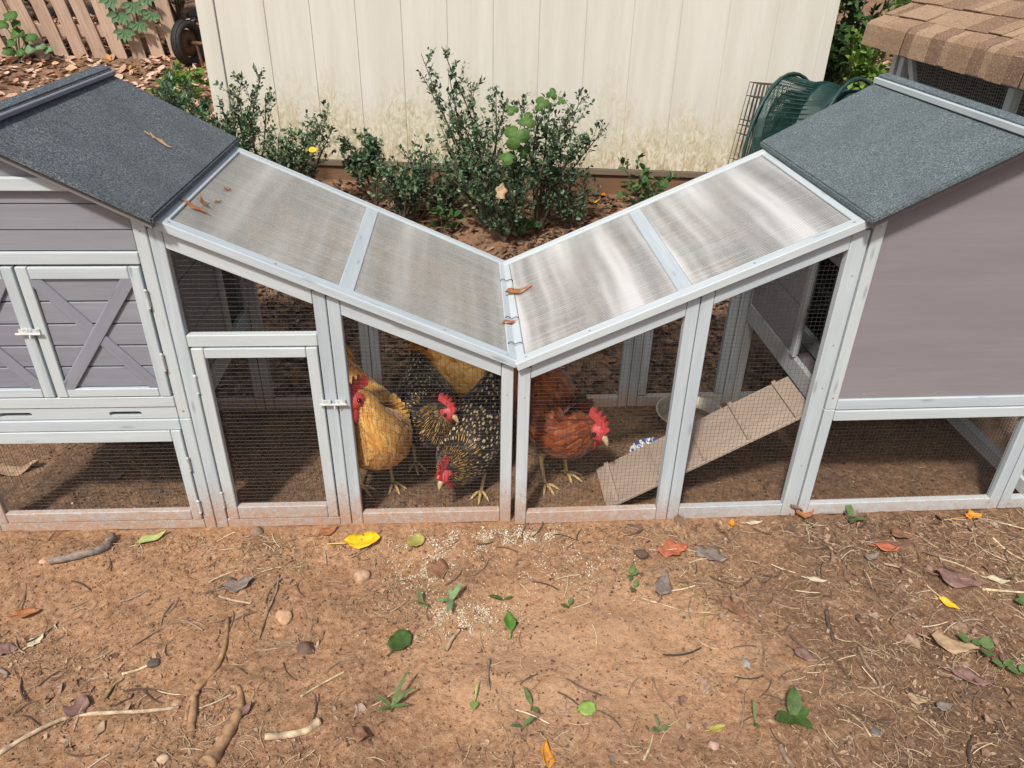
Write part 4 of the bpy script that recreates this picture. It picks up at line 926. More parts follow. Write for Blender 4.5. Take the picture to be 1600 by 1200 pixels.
def shrub(name, label, base, tips, mat, leaf=.024, twigs=9, per=16, spread=.10, start=.25, cat='shrub', group=None, stem_r=.008, asp=1.0, dens=1.0):
    root = tag(empty(name, base), label, cat, group); B = np.array(base)
    st = MB(); P = []; Dd = []; S = []
    for tip in tips:
        T = np.array(tip) - B; mid = T * .5 + np.array([rng.normal(0, .03), rng.normal(0, .03), .04 + rng.normal(0, .02)]) - T * np.array([.12, .12, 0])
        C = catmull([(0, 0, 0), mid, T], 7); st.tube(C, list(np.linspace(stem_r, .0016, len(C))), 5)
        Ln = np.linalg.norm(T)
        for k in range(int(twigs * dens)):
            t = start + (1 - start) * (k + rng.uniform(0, 1)) / twigs; q = C[min(len(C) - 1, int(t * (len(C) - 1)))]
            dv = rng.normal(0, 1, 3); dv[2] = abs(dv[2]) * .7 + .35; ax = T / Ln; dv = dv / np.linalg.norm(dv) + ax * .5; dv /= np.linalg.norm(dv)
            l = spread * rng.uniform(.55, 1.2) * (1.15 - .55 * t)
            e_ = q + dv * l; st.tube([q, q + dv * l * .5 + rng.normal(0, .004, 3), e_], [.0018, .0013, .0008], 3, False)
            for m in range(per):
                u = rng.uniform(.15, 1.05); p = q + dv * l * u + rng.normal(0, .006, 3)
                o = rng.normal(0, 1, 3); o -= dv * o.dot(dv); o /= np.linalg.norm(o) + 1e-9
                P.append(p); Dd.append(dv * rng.uniform(.3, 1) + o * rng.uniform(.5, 1)); S.append(leaf * rng.uniform(.45, 1.25))
    st.build('stem', BARK, root)
    V, F = leaf_cloud(np.array(P), np.array(Dd), np.array(S), asp)
    lo = link('leaves', npmesh('leaves', V, F), mat, root); lo['kind'] = 'stuff'
    return root
def gbase(x, y): return Vector((x, y, float(gz(x, y, False))))
def AT(*l): return [tuple(at(*q)) for q in l]
SG = 'dark evergreen shrubs in front of the shed'
shrub('evergreen_shrub', 'tallest dark evergreen shrub in the middle before the shed', gbase(-.02, 2.12),
      AT((690, 72, 2.2), (658, 84, 2.25), (700, 110, 2.1), (735, 130, 2.2), (775, 140, 2.2), (715, 175, 2.05), (790, 160, 2.25), (690, 200, 2.1), (745, 215, 2.0), (660, 118, 2.2), (700, 150, 2.15), (760, 190, 2.1)), HOLLY, .025, 19, 14, .13, .12, group=SG)
shrub('evergreen_shrub', 'spreading dark evergreen shrub leaning right in front of the shed', gbase(.26, 2.08),
      AT((912, 150, 2.1), (952, 192, 2.05), (860, 160, 2.1), (880, 195, 2.0), (930, 215, 2.05), (905, 180, 2.15), (840, 185, 2.0), (868, 215, 2.0), (810, 155, 2.15), (895, 235, 2.0)), HOLLY, .025, 17, 14, .14, .35, group=SG)
shrub('evergreen_shrub', 'low dark evergreen shrub filling the middle below the tallest one', gbase(.08, 1.98),
      AT((720, 250, 1.95), (760, 240, 2.0), (800, 255, 1.95), (845, 260, 1.95), (740, 285, 1.9), (790, 290, 1.9), (830, 290, 1.92), (700, 275, 1.95), (770, 265, 1.95), (815, 235, 2.0)), HOLLY, .025, 17, 13, .17, .1, group=SG)
shrub('evergreen_shrub', 'low rounded evergreen shrub just above the left roof sheet', gbase(-.45, 2.2),
      AT((640, 245, 2.2), (600, 262, 2.2), (670, 240, 2.2), (680, 270, 2.1), (620, 290, 2.1), (655, 285, 2.1), (585, 290, 2.15), (665, 262, 2.15), (605, 310, 2.1)), HOLLY, .025, 17, 13, .17, .1, group=SG)
shrub('evergreen_shrub', 'low straggling evergreen shrub between the rounded one and the tallest one', gbase(-.22, 2.25),
      AT((690, 255, 2.25), (715, 285, 2.15), (670, 300, 2.2), (740, 300, 2.1), (700, 310, 2.1), (655, 320, 2.1), (725, 265, 2.25)), HOLLY, .025, 14, 12, .16, .1, group=SG)
shrub('evergreen_shrub', 'low straggling evergreen shrub under the right leaning one', gbase(.45, 2.12),
      AT((870, 265, 2.1), (900, 280, 2.1), (850, 300, 2.05), (915, 300, 2.15), (880, 310, 2.05), (835, 310, 2.05)), HOLLY, .025, 13, 12, .15, .1, group=SG)
shrub('evergreen_shrub', 'thin upright evergreen shrub beside the brown skirt board', gbase(-.62, 2.4),
      AT((562, 212, 2.45), (538, 222, 2.45), (588, 222, 2.45), (575, 245, 2.4), (550, 250, 2.4), (530, 235, 2.45)), HOLLY, .026, 16, 18, .10, .3, group=SG)
shrub('evergreen_shrub', 'bushy evergreen shrub directly behind the left felt roof corner', gbase(-1.03, 2.25),
      AT((512, 182, 2.25), (490, 200, 2.25), (460, 205, 2.2), (435, 215, 2.2), (505, 215, 2.2), (470, 235, 2.15), (440, 240, 2.15), (520, 200, 2.3), (415, 235, 2.2), (485, 245, 2.15)), HOLLY, .025, 17, 13, .15, .15, group=SG)
shrub('evergreen_shrub', 'tall evergreen shrub at the left corner of the shed', gbase(-1.3, 2.35),
      AT((408, 112, 2.4), (378, 118, 2.35), (358, 140, 2.35), (345, 165, 2.3), (415, 145, 2.35), (400, 180, 2.3), (368, 185, 2.3), (390, 205, 2.25), (330, 175, 2.3), (395, 150, 2.4), (350, 205, 2.25)), HOLLY, .025, 17, 13, .15, .15, group=SG)
shrub('evergreen_shrub', 'evergreen shrub spreading above the left felt roof', gbase(-1.62, 2.5),
      AT((258, 115, 2.6), (300, 140, 2.5), (245, 135, 2.6), (325, 165, 2.45), (280, 165, 2.5), (310, 185, 2.4), (265, 150, 2.55), (335, 195, 2.4)), HOLLY, .03, 17, 17, .14, .2, group=SG)
shrub('lime_weed', 'bright lime green weed by the left corner of the shed', gbase(-1.95, 3.1),
      AT((305, 105, 3.1), (280, 115, 3.1), (320, 120, 3.1), (290, 135, 3.0), (315, 140, 3.0), (262, 125, 3.1), (300, 125, 3.05)), LIMEF, .05, 8, 9, .10, .2, cat='weed', stem_r=.004, asp=1.2)
shrub('low_weed', 'small leafy weeds under the right end of the shed wall', gbase(.86, 2.2),
      AT((965, 245, 2.3), (1000, 275, 2.2), (980, 295, 2.15), (1020, 300, 2.2), (960, 315, 2.1), (1040, 290, 2.25), (1065, 275, 2.3), (995, 250, 2.3)), MIDF, .045, 5, 4, .06, .3, cat='weed', stem_r=.003, asp=1.2)
shrub('low_weed', 'small green ground weed behind the low ends of the roofs', on_ground(810, 378),
      [tuple(on_ground(*q) + Vector((0, 0, .05))) for q in ((790, 372), (825, 378), (805, 382), (832, 372))], MIDF, .05, 3, 3, .04, .4, cat='weed', stem_r=.002, asp=1.3)
shrub('low_weed', 'small green weed above the left roof sheet near its middle bar', on_ground(690, 362),
      [tuple(on_ground(*q) + Vector((0, 0, .05))) for q in ((680, 352), (700, 360), (672, 365))], MIDF, .045, 3, 4, .04, .4, cat='weed', stem_r=.002, asp=1.3)
shrub('green_bush', 'bright green bush right of the shed behind the shingled roof', gbase(2.45, 3.3),
      AT((1350, 60, 3.0), (1390, 20, 3.1), (1340, 100, 3.0), (1365, 120, 2.9), (1405, 5, 3.2), (1330, 40, 3.2), (1370, 85, 2.95), (1420, -20, 3.2), (1345, 140, 2.9), (1380, 60, 3.0), (1375, 145, 2.9)), LIMEF, .06, 9, 10, .15, .2, cat='bush', asp=.9)
shrub('green_bush', 'dark bush filling the gap right of the shed', gbase(2.7, 4.2),
      [(2.3, 4.2, 1.9), (2.6, 4.1, 1.6), (3.0, 4.2, 2.0), (2.4, 4.3, 1.3), (2.9, 4.2, 1.4), (3.4, 4.3, 1.8), (2.5, 4.1, 1.0), (3.2, 4.2, 1.1), (2.8, 4.2, .9), (2.35, 4.0, .8), (3.6, 4.2, 1.3), (3.9, 4.2, 1.8)], MIDF, .075, 14, 16, .3, .15, cat='bush')
for i, (x, lb) in enumerate(((-5.2, 'leftmost dark hedge bush seen through the picket fence'), (-3.9, 'dark hedge bush seen through the middle of the picket fence'), (-2.7, 'dark hedge bush behind the fence next to the shed'))):
    shrub('hedge_bush', lb, gbase(x, 6.0), [(x + rng.uniform(-.8, .8), 6.0 + rng.uniform(-.5, .4), float(gz(x, 6, False)) + rng.uniform(.3, 1.7)) for _ in range(15)], MIDF, .09, 10, 14, .35, .15, cat='bush', group='hedge bushes behind the fence')

def lobed_leaf(c, n, rot, L, mat, parent, kind='maple'):
    """flat lobed leaf facing n"""
    n = Vector(n).normalized(); q = Vector((0, 0, 1)).rotation_difference(n).to_matrix().to_4x4(); V = [(0, 0, 0)]; N_ = 30
    for i in range(N_):
        th = 2 * math.pi * i / N_
        r = L * (.26 + .26 * abs(math.cos(1.5 * th)) ** .7) if kind == 'maple' else L * (.33 + .22 * max(0, math.cos(th)) ** 4 + .06 * abs(math.sin(th)) - .14 * max(0, -math.cos(th)) ** 8)
        V.append((r * math.cos(th) * 1.1, r * math.sin(th), -.10 * L * (r / L) ** 2 * 2 + .05 * L * math.sin(3 * th)))
    F = [(0, i + 1, (i + 1) % N_ + 1) for i in range(N_)]
    me = pymesh('leaf', V, F); o = link('leaf', me, mat, parent, None, True)
    o.matrix_local = Matrix.Translation(c) @ q @ Matrix.Rotation(rot, 4, 'Z'); s_ = o.modifiers.new('thick', 'SOLIDIFY'); s_.thickness = .0006
    return o
VLM = lmat((.07, .15, .035), (.15, .26, .07), .3)
b = gbase(.14, 1.98); vine = tag(empty('leafy_vine', b), 'light green broad leaved vine climbing through the middle shrubs', 'vine')
mb = MB(); vp = [Vector(at(*q)) - b for q in ((800, 270, 1.93), (803, 235, 1.9), (815, 195, 1.9), (845, 165, 1.95), (862, 150, 2.0))]
mb.tube(catmull([(0, 0, 0)] + [tuple(v) for v in vp], 5), .002, 5); mb.build('stem', lmat((.12, .2, .05), (.2, .3, .08), .1), vine, True)
for k, (px, py, Y, L) in enumerate([(806, 214, 1.88, .12), (824, 188, 1.90, .085), (793, 246, 1.88, .08), (846, 162, 1.95, .075), (862, 147, 2.0, .055), (800, 172, 1.95, .06), (876, 158, 1.99, .04), (818, 236, 1.9, .07)]):
    lobed_leaf(Vector(at(px, py, Y)) - b, (rng.uniform(-.5, .5), -.8, rng.uniform(.2, .9)), k * 1.3, L, VLM, vine)
# creeper and weeds on the fence
CRM = lmat((.07, .15, .07), (.15, .26, .13), .2)
b = Vector((-2.72, 4.90, 1.0)); crp = tag(empty('creeper_vine', b), 'green five fingered creeper hanging on the picket fence', 'vine')
mb = MB(); mb.tube(catmull([tuple(Vector(at(*q)) - b) for q in ((215, -30, 4.9), (205, 5, 4.9), (198, 30, 4.9), (200, 55, 4.9))], 5), .004, 5); mb.build('stem', BARK, crp, True)
for k, (px, py) in enumerate([(186, 20), (206, 4), (215, 34), (193, 46), (236, 18), (172, -6), (228, -8)]):
    c = Vector(at(px, py, 4.88)) - b; V = []; F = []; a0_ = rng.uniform(0, .6)
    for j in range(5):
        th = -math.pi / 2 + (j - 2) * .62 + a0_ - .3; d = Vector((math.cos(th), -.25, math.sin(th))); s_ = Vector((-math.sin(th), 0, math.cos(th))); L = .10 * rng.uniform(.8, 1.1); o_ = len(V)
        for t, w_ in ((0, .01), (.35, .2), (.65, .22), (1, .01)): V += [tuple(d * L * t + s_ * w_ * L - Vector((0, .01 * w_, 0))), tuple(d * L * t + Vector((0, .012, 0)) * w_ * 2), tuple(d * L * t - s_ * w_ * L)]
        for i in range(3):
            for m in range(2): F.append((o_ + i * 3 + m, o_ + i * 3 + m + 3, o_ + i * 3 + m + 4, o_ + i * 3 + m + 1))
    o = link('leaf', pymesh('leaf', V, F), CRM, crp, Matrix.Translation(c), True)
b = on_ground(30, 92); hv = tag(empty('heart_leaf_weed', b), 'heart leaved green weed at the left end of the fence', 'weed')
mb = MB(); WM = lmat((.05, .14, .03), (.12, .24, .06), .25); WM2 = lmat((.14, .24, .12), (.22, .34, .18), .2)
for k, (px, py, L) in enumerate([(12, 25, .13), (5, 40, .10), (28, 50, .12), (45, 58, .11), (18, 68, .09), (50, 75, .10), (60, 72, .09), (75, 78, .10), (35, 80, .09), (10, 80, .10), (25, 38, .1), (-10, 55, .12)]):
    c = Vector(at(px, py, b.y - .15)) - b; mb.tube(catmull([(0, 0, 0), tuple(c * .5 + Vector((.02, 0, .05))), tuple(c)], 4), .003, 4)
    lobed_leaf(c, (rng.uniform(-.4, .4), -.7, .8), k * 2.1, L, WM2 if k in (5, 6, 7) else WM, hv, 'heart')
mb.build('stem', WM, hv, True)
# a few single leaves behind the coops
for l, px, py, sz, an, cc, kw in [
  ('yellow leaf on the mulch below the shed wall', 926, 312, 20, 10, YEL, dict(asp=.6)), ('orange leaf beside the yellow one on the mulch', 942, 302, 14, 60, ORG, dict()),
  ('orange leaf under the low rounded shrub', 676, 322, 22, 30, ORG, dict(asp=.6)), ('rust leaf near the left roof edge under the shrubs', 660, 342, 20, 100, RUS, dict(asp=.7)),
  ('red leaf on the mulch right of the shrubs', 886, 335, 18, 20, RED, dict()), ('pale leaf on the mulch at the foot of the low shrub', 716, 322, 18, 10, PAL, dict()),
  ('rust leaf behind the right run mesh', 952, 562, 26, 15, RUS, dict(wave=.08)), ('brown leaf behind the right run mesh above the bottom rail', 925, 592, 32, 0, BRN, dict(wave=.08)),
  ('pale leaf on the mulch right of the yellow one', 953, 320, 14, 40, PGR, dict())]:
    one_leaf(l, px, py, sz, an, *cc, lift=.02, group='single leaves behind the coops', **kw)
one_leaf('tan curled leaf caught in the middle shrubs', 783, 299, 24, 80, *TAN, pos=Vector(at(783, 299, 1.80)), nrm=(0, -.8, .5), shape='lobed', wave=.06, group='single leaves behind the coops')
one_leaf('yellow leaf caught in the shrub behind the felt roof corner', 490, 234, 14, 10, *YEL, pos=Vector(at(490, 234, 2.0)), nrm=(0, -.8, .5), group='single leaves behind the coops')

# ================================================================== THINGS BEHIND
RUB = plain('black_rubber', (.022, .021, .02), .75, 0, 60, .3); RUSTY = plain('rusty_metal', (.14, .075, .045), .7, .4, 50, .4)
tc = on_ground(300, 101); R_ = .165
wheel = tag(empty('trailer_wheel', tc), 'black rubber wheel standing beside the shed near the fence', 'wheel')
def ring(Rm, prof, axis, n=40, m=None):
    V = []; F = []; k = len(prof); ax = Vector(axis).normalized(); u_ = ax.cross(Vector((0, 0, 1))).normalized(); w_ = u_.cross(ax)
    for i in range(n):
        th = 2 * math.pi * i / n; rd = u_ * math.cos(th) + w_ * math.sin(th)
        for r_, x_ in prof: V.append(tuple(rd * (Rm + r_) + ax * x_))
    for i in range(n):
        for j in range(k): F.append((i * k + j, i * k + (j + 1) % k, ((i + 1) % n) * k + (j + 1) % k, ((i + 1) % n) * k + j))
    return V, F
wa = Vector((.92, -.38, 0)); hub = Vector((0, 0, R_ - .005))
mb = MB(); V, F = ring(R_ - .03, [(.03 * math.cos(t) * (1.0), .045 * math.sin(t)) for t in np.linspace(0, 2 * math.pi, 15)[:-1]], wa); mb.add([Vector(v) + hub for v in V], F); tyre = mb.build('tyre', RUB, wheel, True)
mb = MB(); V, F = ring(R_ - .032, [(.004, .05), (.004, -.05), (.006, -.05), (.006, .05)], wa)
for s_ in (-.02, .0, .02):
    V, F = ring(R_ + .0005, [(.0012, s_ - .004), (.0012, s_ + .004), (-.004, s_ + .004), (-.004, s_ - .004)], wa); mb.add([Vector(v) + hub for v in V], F)
mb.build('tread_rib', RUB, tyre, True)
mb = MB(); V, F = ring(.065, [(.03, .012), (.03, -.012), (-.045, -.02), (-.045, .02)], wa); mb.add([Vector(v) + hub for v in V], F)
mb.tube([hub - wa.normalized() * .03, hub + wa.normalized() * .25], .016, 8); mb.build('rim', RUSTY, wheel, True)
mb = MB(); mb.tube([hub + wa.normalized() * .08, hub + wa.normalized() * .1 + Vector((.0, 0, -.15))], .012, 6); mb.build('axle_bracket', RUSTY, wheel)

# folded wire pen leaning on the shed
pen = tag(empty('folded_wire_pen', at(1134, 258, 2.36)), 'black folded wire pen leaning against the shed wall', 'wire pen'); pb = pen.location
q0, q1 = Vector(at(1136, 262, 2.35)), Vector(at(1172, 128, 2.37)); q2, q3 = Vector(at(1222, 132, 2.26)), Vector(at(1190, 275, 2.24))
for lay in range(3):
    off = Vector((.012 * lay, -.03 * lay, .0)); mb = MB()
    for i in range(9):
        t = i / 8; mb.tube([q0.lerp(q3, t * .9) + off - pb, q1.lerp(q2, t * .9) + off - pb], .0017, 5)
    for t in (0, .12, .42, .52, .58, .85, 1): mb.tube([q0.lerp(q1, t) + off - pb, q3.lerp(q2, t) + off - pb], .0024, 5)
    mb.build('wire_panel', DARKWIRE, pen)
# rolled green wire fencing
GNET = plain('green_plastic_mesh', (.012, .05, .042), .55, 0, 30, .4)
gc = Vector(at(1290, 205, 2.02)); roll = tag(empty('green_mesh_roll', (gc.x, gc.y, float(gz(gc.x, gc.y)))), 'dark green plastic mesh rolled up behind the right felt roof', 'mesh roll'); rb_ = roll.location
axr = Vector((.45, -.85, .12)).normalized(); ur = axr.cross(Vector((0, 0, 1))).normalized(); wr_ = ur.cross(axr); cc_ = Vector((gc.x + .0, gc.y + .05, rb_.z + .40))
def spiral(s0, s1, x, n=90):
    o = []
    for i in range(n + 1):
        th = 2 * math.pi * 3.4 * i / n; r_ = s0 + (s1 - s0) * i / n + .016 * math.sin(th * 1.7 + x * 9) + .012 * math.sin(th * 3.1 + x * 21); o.append((ur * math.cos(th) * r_ * 1.12 + wr_ * math.sin(th) * r_ * 1.42 + axr * (x + .03 * math.sin(th * .5)) + cc_ - rb_))
    return o
mb = MB()
for x in np.linspace(-.18, .18, 40): mb.tube(spiral(.15, .275, x), .0026, 3, False)
n_ = 150; sp0, sp1 = spiral(.15, .275, -.18, n_ * 2), spiral(.15, .275, .18, n_ * 2)
for i in range(n_ * 2): mb.tube([sp0[i], sp1[i]], .0024, 3, False)
net = mb.build('mesh_sheet', GNET, roll); net['kind'] = 'stuff'
for x in (-.185, .185):
    m2 = MB(); m2.tube(spiral(.15, .278, x), .006, 6); m2.build('edge_band', GNET, roll, True)
for (R2, x, dz) in ((.29, -.2, .01), (.24, -.215, -.03), (.27, .19, .02)):
    m2 = MB(); pts = [tuple(ur * math.cos(t) * R2 * 1.1 + wr_ * (math.sin(t) * R2 * 1.42 + dz) + axr * (x + .02 * math.sin(2 * t)) + cc_ - rb_) for t in np.linspace(0, 2 * math.pi, 40)]
    m2.tube(pts, .010, 6, False); m2.build('hoop', GNET, roll, True)

# shingled run behind the right coop
def shingmat():
    m, nt, bs = newmat('brown_shingle'); v = coords(nt); oi = N(nt, 'ShaderNodeObjectInfo')
    c = ramp(nt, oi.outputs['Random'], [(0, (.22, .125, .078)), (.3, (.29, .175, .108)), (.65, (.37, .235, .145)), (1, (.46, .31, .195))])
    vo = N(nt, 'ShaderNodeTexVoronoi'); vo.inputs['Scale'].default_value = 330; nt.links.new(v, vo.inputs['Vector']); sp = N(nt, 'ShaderNodeSeparateColor'); nt.links.new(vo.outputs['Color'], sp.inputs[0])
    c = mixc(nt, maprange(nt, sp.outputs[0], .3, .9, 0, .5), c, (.07, .04, .028)); c = mixc(nt, maprange(nt, sp.outputs[1], .8, 1, 0, .6), c, (.55, .42, .3))
    nt.links.new(c, bs.inputs['Base Color']); bs.inputs['Roughness'].default_value = .9; bump(nt, bs, sp.outputs[0], .8, .003); return m
SHG = shingmat(); ex0 = 1.6
hut = tag(empty('shingled_run', (1.75, .9, 0)), 'wire sided run with brown shingled roof behind the right coop', 'run'); hb = hut.location
slp = .45; PITCH = math.atan(slp); y_back, y_front = 1.60, -.1
core = prism('roof', [Vector((ex0 + .012, y_back - .02, 1.285)) - hb, Vector((2.75, y_back - .02, 1.285 + slp * 1.138)) - hb, Vector((2.75, y_back - .02, 1.255 + slp * 1.138)) - hb, Vector((ex0 + .012, y_back - .02, 1.2)) - hb], (0, y_front - y_back + .02, 0), DARKW, hut)
def shingle(y0, y1, s0, s1, th, lift):
    """bent sheet: s is the run up the slope from the eave, negative hangs down over the edge"""
    prof = []
    n = 10
    for i in range(n + 1):
        s_ = s0 + (s1 - s0) * i / n
        bend = .018
        if s_ < -bend: x, z = ex0 - .012 - .006 * (-s_ / .1), 1.30 + s_
        elif s_ < bend:
            t = (s_ + bend) / (2 * bend); x = (1 - t) ** 2 * (ex0 - .014) + 2 * t * (1 - t) * (ex0 - .012) + t * t * (ex0 + bend * math.cos(PITCH)); z = (1 - t) ** 2 * (1.30 - bend) + 2 * t * (1 - t) * 1.304 + t * t * (1.30 + bend * math.sin(PITCH))
        else: x, z = ex0 + s_ * math.cos(PITCH), 1.30 + s_ * math.sin(PITCH)
        nx_, nz_ = (-1, .1) if s_ < -bend else ((-.65, .75) if s_ < bend else (-math.sin(PITCH), math.cos(PITCH)))
        k = lift * (1 - i / n); prof.append((x + nx_ * k, z + nz_ * k, nx_, nz_))
    V = []; F = []
    for y in (y0, y1):
        for x, z, a_, c_ in prof: V.append(Vector((x, y, z)) - hb)
        for x, z, a_, c_ in prof: V.append(Vector((x + a_ * th, y, z + c_ * th)) - hb)
    m = n + 1
    for i in range(n): F += [(i, i + 1, 2 * m + i + 1, 2 * m + i), (m + i, 3 * m + i, 3 * m + i + 1, m + i + 1), (i, m + i, m + i + 1, i + 1), (2 * m + i, 2 * m + i + 1, 3 * m + i + 1, 3 * m + i)]
    F += [(0, 2 * m, 3 * m, m), (n, m + n, 3 * m + n, 2 * m + n)]
    o = link('shingle', pymesh('shingle', V, F), SHG, core, None, False); return o
for row, (s0, s1) in enumerate(((-.088, .10), (.06, .22), (.17, .33), (.28, .44), (.39, .55), (.50, .66), (.61, .77), (.72, .88), (.83, .99), (.94, 1.1), (1.05, 1.25))):
    y = y_back + .01
    while y > y_front:
        wd = random.choice((.06, .09, .13)) * random.uniform(.85, 1.1); shingle(y - .003, max(y - wd, y_front), s0 + random.uniform(-.003, .003), s1, .004, .002 + .0035 * random.randint(0, 2)); y -= wd
WHT = wood('white_painted_wood', (.50, .55, .60), (.62, .66, .70), dirt=False)
for y in (1.5, 1.44, .72, .0):
    beam('post', Vector((1.70, y, 0)) - hb, Vector((1.70, y, 1.26)) - hb, .035, .035, WHT, hut, (0, 1, 0))
beam('rail', Vector((1.70, 1.42, 1.23)) - hb, Vector((1.70, -.02, 1.23)) - hb, .04, .03, WHT, hut, (1, 0, 0)); beam('rail', Vector((1.70, 1.42, .06)) - hb, Vector((1.70, .02, .06)) - hb, .05, .03, WHT, hut, (1, 0, 0))
for x in (2.65,):
    for y in (1.5, .0): beam('post', Vector((x, y, 0)) - hb, Vector((x, y, 1.65)) - hb, .035, .035, WHT, hut, (0, 1, 0))
wire_panel('wire_cloth', [(.01, .05), (1.52, .05), (1.52, 1.25), (.01, 1.25)], lambda a_, b_, d: (1.70 + d - hb.x, a_ - hb.y, b_), hut, .0125, .0008, WIRE2)
wire_panel('wire_cloth', [(1.71, .05), (2.65, .05), (2.65, 1.5), (1.71, 1.28)], lambda a_, b_, d: (a_ - hb.x, 1.5 + d - hb.y, b_), hut, .0125, .0008, WIRE2)
prism('added_dark_back', [Vector((1.72, 1.525, .1)) - hb, Vector((2.66, 1.525, .1)) - hb, Vector((2.66, 1.525, 1.64)) - hb, Vector((1.72, 1.525, 1.24)) - hb], (0, .015, 0), plain('dim_inside_back_board', (.05, .052, .036), .9, 0, 12, .5), hut)  # added dark sheet, stands in for the dim inside behind the mesh
prism('added_dark_side', [Vector((2.67, 1.52, .3)) - hb, Vector((2.67, -.1, .3)) - hb, Vector((2.67, -.1, 1.65)) - hb, Vector((2.67, 1.52, 1.65)) - hb], (.02, 0, 0), plain('dim_inside_board', (.06, .06, .04), .9, 0, 12, .5), hut)  # second added dark sheet, darkens the depth of the run
beam('corner_brace', Vector((1.705, 1.42, 1.20)) - hb, Vector((1.705, 1.34, 1.09)) - hb, .03, .02, WHT, hut, (1, 0, 0))

# ================================================================== BOWLS
def lathe(prof, n=48):
    V = []; F = []; k = len(prof)
    for i in range(n):
        th = 2 * math.pi * i / n
        for r_, z in prof: V.append((r_ * math.cos(th), r_ * math.sin(th), z))
    for i in range(n):
        for j in range(k - 1): F.append((i * k + j, ((i + 1) % n) * k + j, ((i + 1) % n) * k + j + 1, i * k + j + 1))
    return V, F
BOWL = plain('dull_steel', (.56, .50, .43), .35, .7, 20, .2)
FEEDM = bits('soaked_feed', [(0, (.14, .09, .06)), (1, (.3, .2, .12))])
def bluemat():
    m, nt, bs = newmat('blue_and_white_glaze'); n = noise(nt, coords(nt), 42, 2, .5, 1.2)
    nt.links.new(ramp(nt, n, [(.44, (.72, .74, .76)), (.50, (.06, .08, .26))], 'LINEAR'), bs.inputs['Base Color']); bs.inputs['Roughness'].default_value = .25; return m
BLUE = bluemat()
def bowl(label, loc, R2, h, mat, name='bowl', fill=None):
    root = tag(empty(name, loc), label, 'bowl')
    mb = MB(); mb.add(*lathe([(0, .004), (R2 * .7, .004), (R2 * .78, .012), (R2 * .95, h * .93), (R2 * 1.03, h), (R2 * 1.04, h + .003), (R2 * 1.0, h + .005), (R2 * .93, h * .95), (R2 * .74, .016), (0, .010)])); mb.build('shell', mat, root, True)
    if fill:
        mb = MB(); mb.add(*lathe([(0, h * .45), (R2 * .4, h * .45), (R2 * .845, h * .45)])); mb.build('contents', fill, root, True)
def watermat():
    m, nt, bs = newmat('murky_water'); bs.inputs['Base Color'].default_value = (.16, .12, .08, 1); bs.inputs['Roughness'].default_value = .06; bump(nt, bs, noise(nt, coords(nt), 30, 2), .08, .002); return m
bowl('round steel bowl of murky water behind the ramp', (.70, .50, .004), .125, .07, BOWL, 'water_bowl', watermat())
bowl('blue and white patterned dish under the ramp', (.540, .275, .004), .108, .034, BLUE, 'patterned_dish')
pbw = atz(222, 690, .035); bowl('blue rimmed bowl under the left house', (pbw.x, pbw.y + .10, .004), .10, .04, BLUE, 'patterned_bowl')

# ================================================================== HENS
def henmat(kind):
    m, nt, bs = newmat('plumage_' + kind); uv = N(nt, 'ShaderNodeUVMap'); uv.uv_map = 'fuv'; s = N(nt, 'ShaderNodeSeparateXYZ'); nt.links.new(uv.outputs[0], s.inputs[0])
    u = math_(nt, 'ABSOLUTE', s.outputs['X']); v = s.outputs['Y']; rnd = island(nt)
    barb = noise(nt, coords(nt), 500, 2)
    if kind == 'laced':
        du = math_(nt, 'DIVIDE', u, .34); dv = math_(nt, 'DIVIDE', math_(nt, 'SUBTRACT', v, .68), .19)
        d = math_(nt, 'ADD', math_(nt, 'MULTIPLY', du, du), math_(nt, 'MULTIPLY', dv, dv))
        pale = ramp(nt, rnd, [(0, (.16, .09, .04)), (.5, (.38, .25, .12)), (1, (.60, .47, .31))])
        c = mixc(nt, maprange(nt, d, .55, 1.05, 1, 0), (.012, .010, .009), pale)
    elif kind == 'hackle':
        gold = ramp(nt, rnd, [(0, (.28, .12, .02)), (.5, (.50, .27, .06)), (1, (.66, .44, .16))])
        c = mixc(nt, maprange(nt, u, .38, .62, 1, 0), gold, (.014, .011, .009))
    elif kind == 'buff':
        c = ramp(nt, rnd, [(0, (.46, .20, .035)), (.5, (.62, .32, .075)), (1, (.74, .45, .15))]); c = mixc(nt, maprange(nt, v, .5, 1, 0, .35), c, (.80, .56, .26))
    elif kind == 'buffdark':
        c = ramp(nt, rnd, [(0, (.34, .12, .015)), (.6, (.52, .22, .03)), (1, (.62, .30, .05))])
    elif kind == 'red':
        c = ramp(nt, rnd, [(0, (.10, .020, .006)), (.5, (.21, .046, .011)), (1, (.32, .092, .022))]); c = mixc(nt, maprange(nt, u, .5, 1, 0, .3), c, (.05, .012, .006))
    else: c = ramp(nt, rnd, [(0, (.008, .008, .008)), (1, (.028, .025, .024))])
    c = mixc(nt, maprange(nt, barb, .4, .7, 0, .2), c, (.02, .012, .008))
    nt.links.new(c, bs.inputs['Base Color']); bs.inputs['Roughness'].default_value = .55; bs.inputs['Specular IOR Level'].default_value = .25
    bs.inputs['Sheen Weight'].default_value = .15
    return m
HM = {k: henmat(k) for k in ('laced', 'hackle', 'buff', 'buffdark', 'red', 'black')}
BODYM = {'laced': plain('dark_down', (.02, .016, .013), .8), 'buff': plain('buff_down', (.5, .25, .06), .8), 'red': plain('red_down', (.10, .025, .01), .8)}
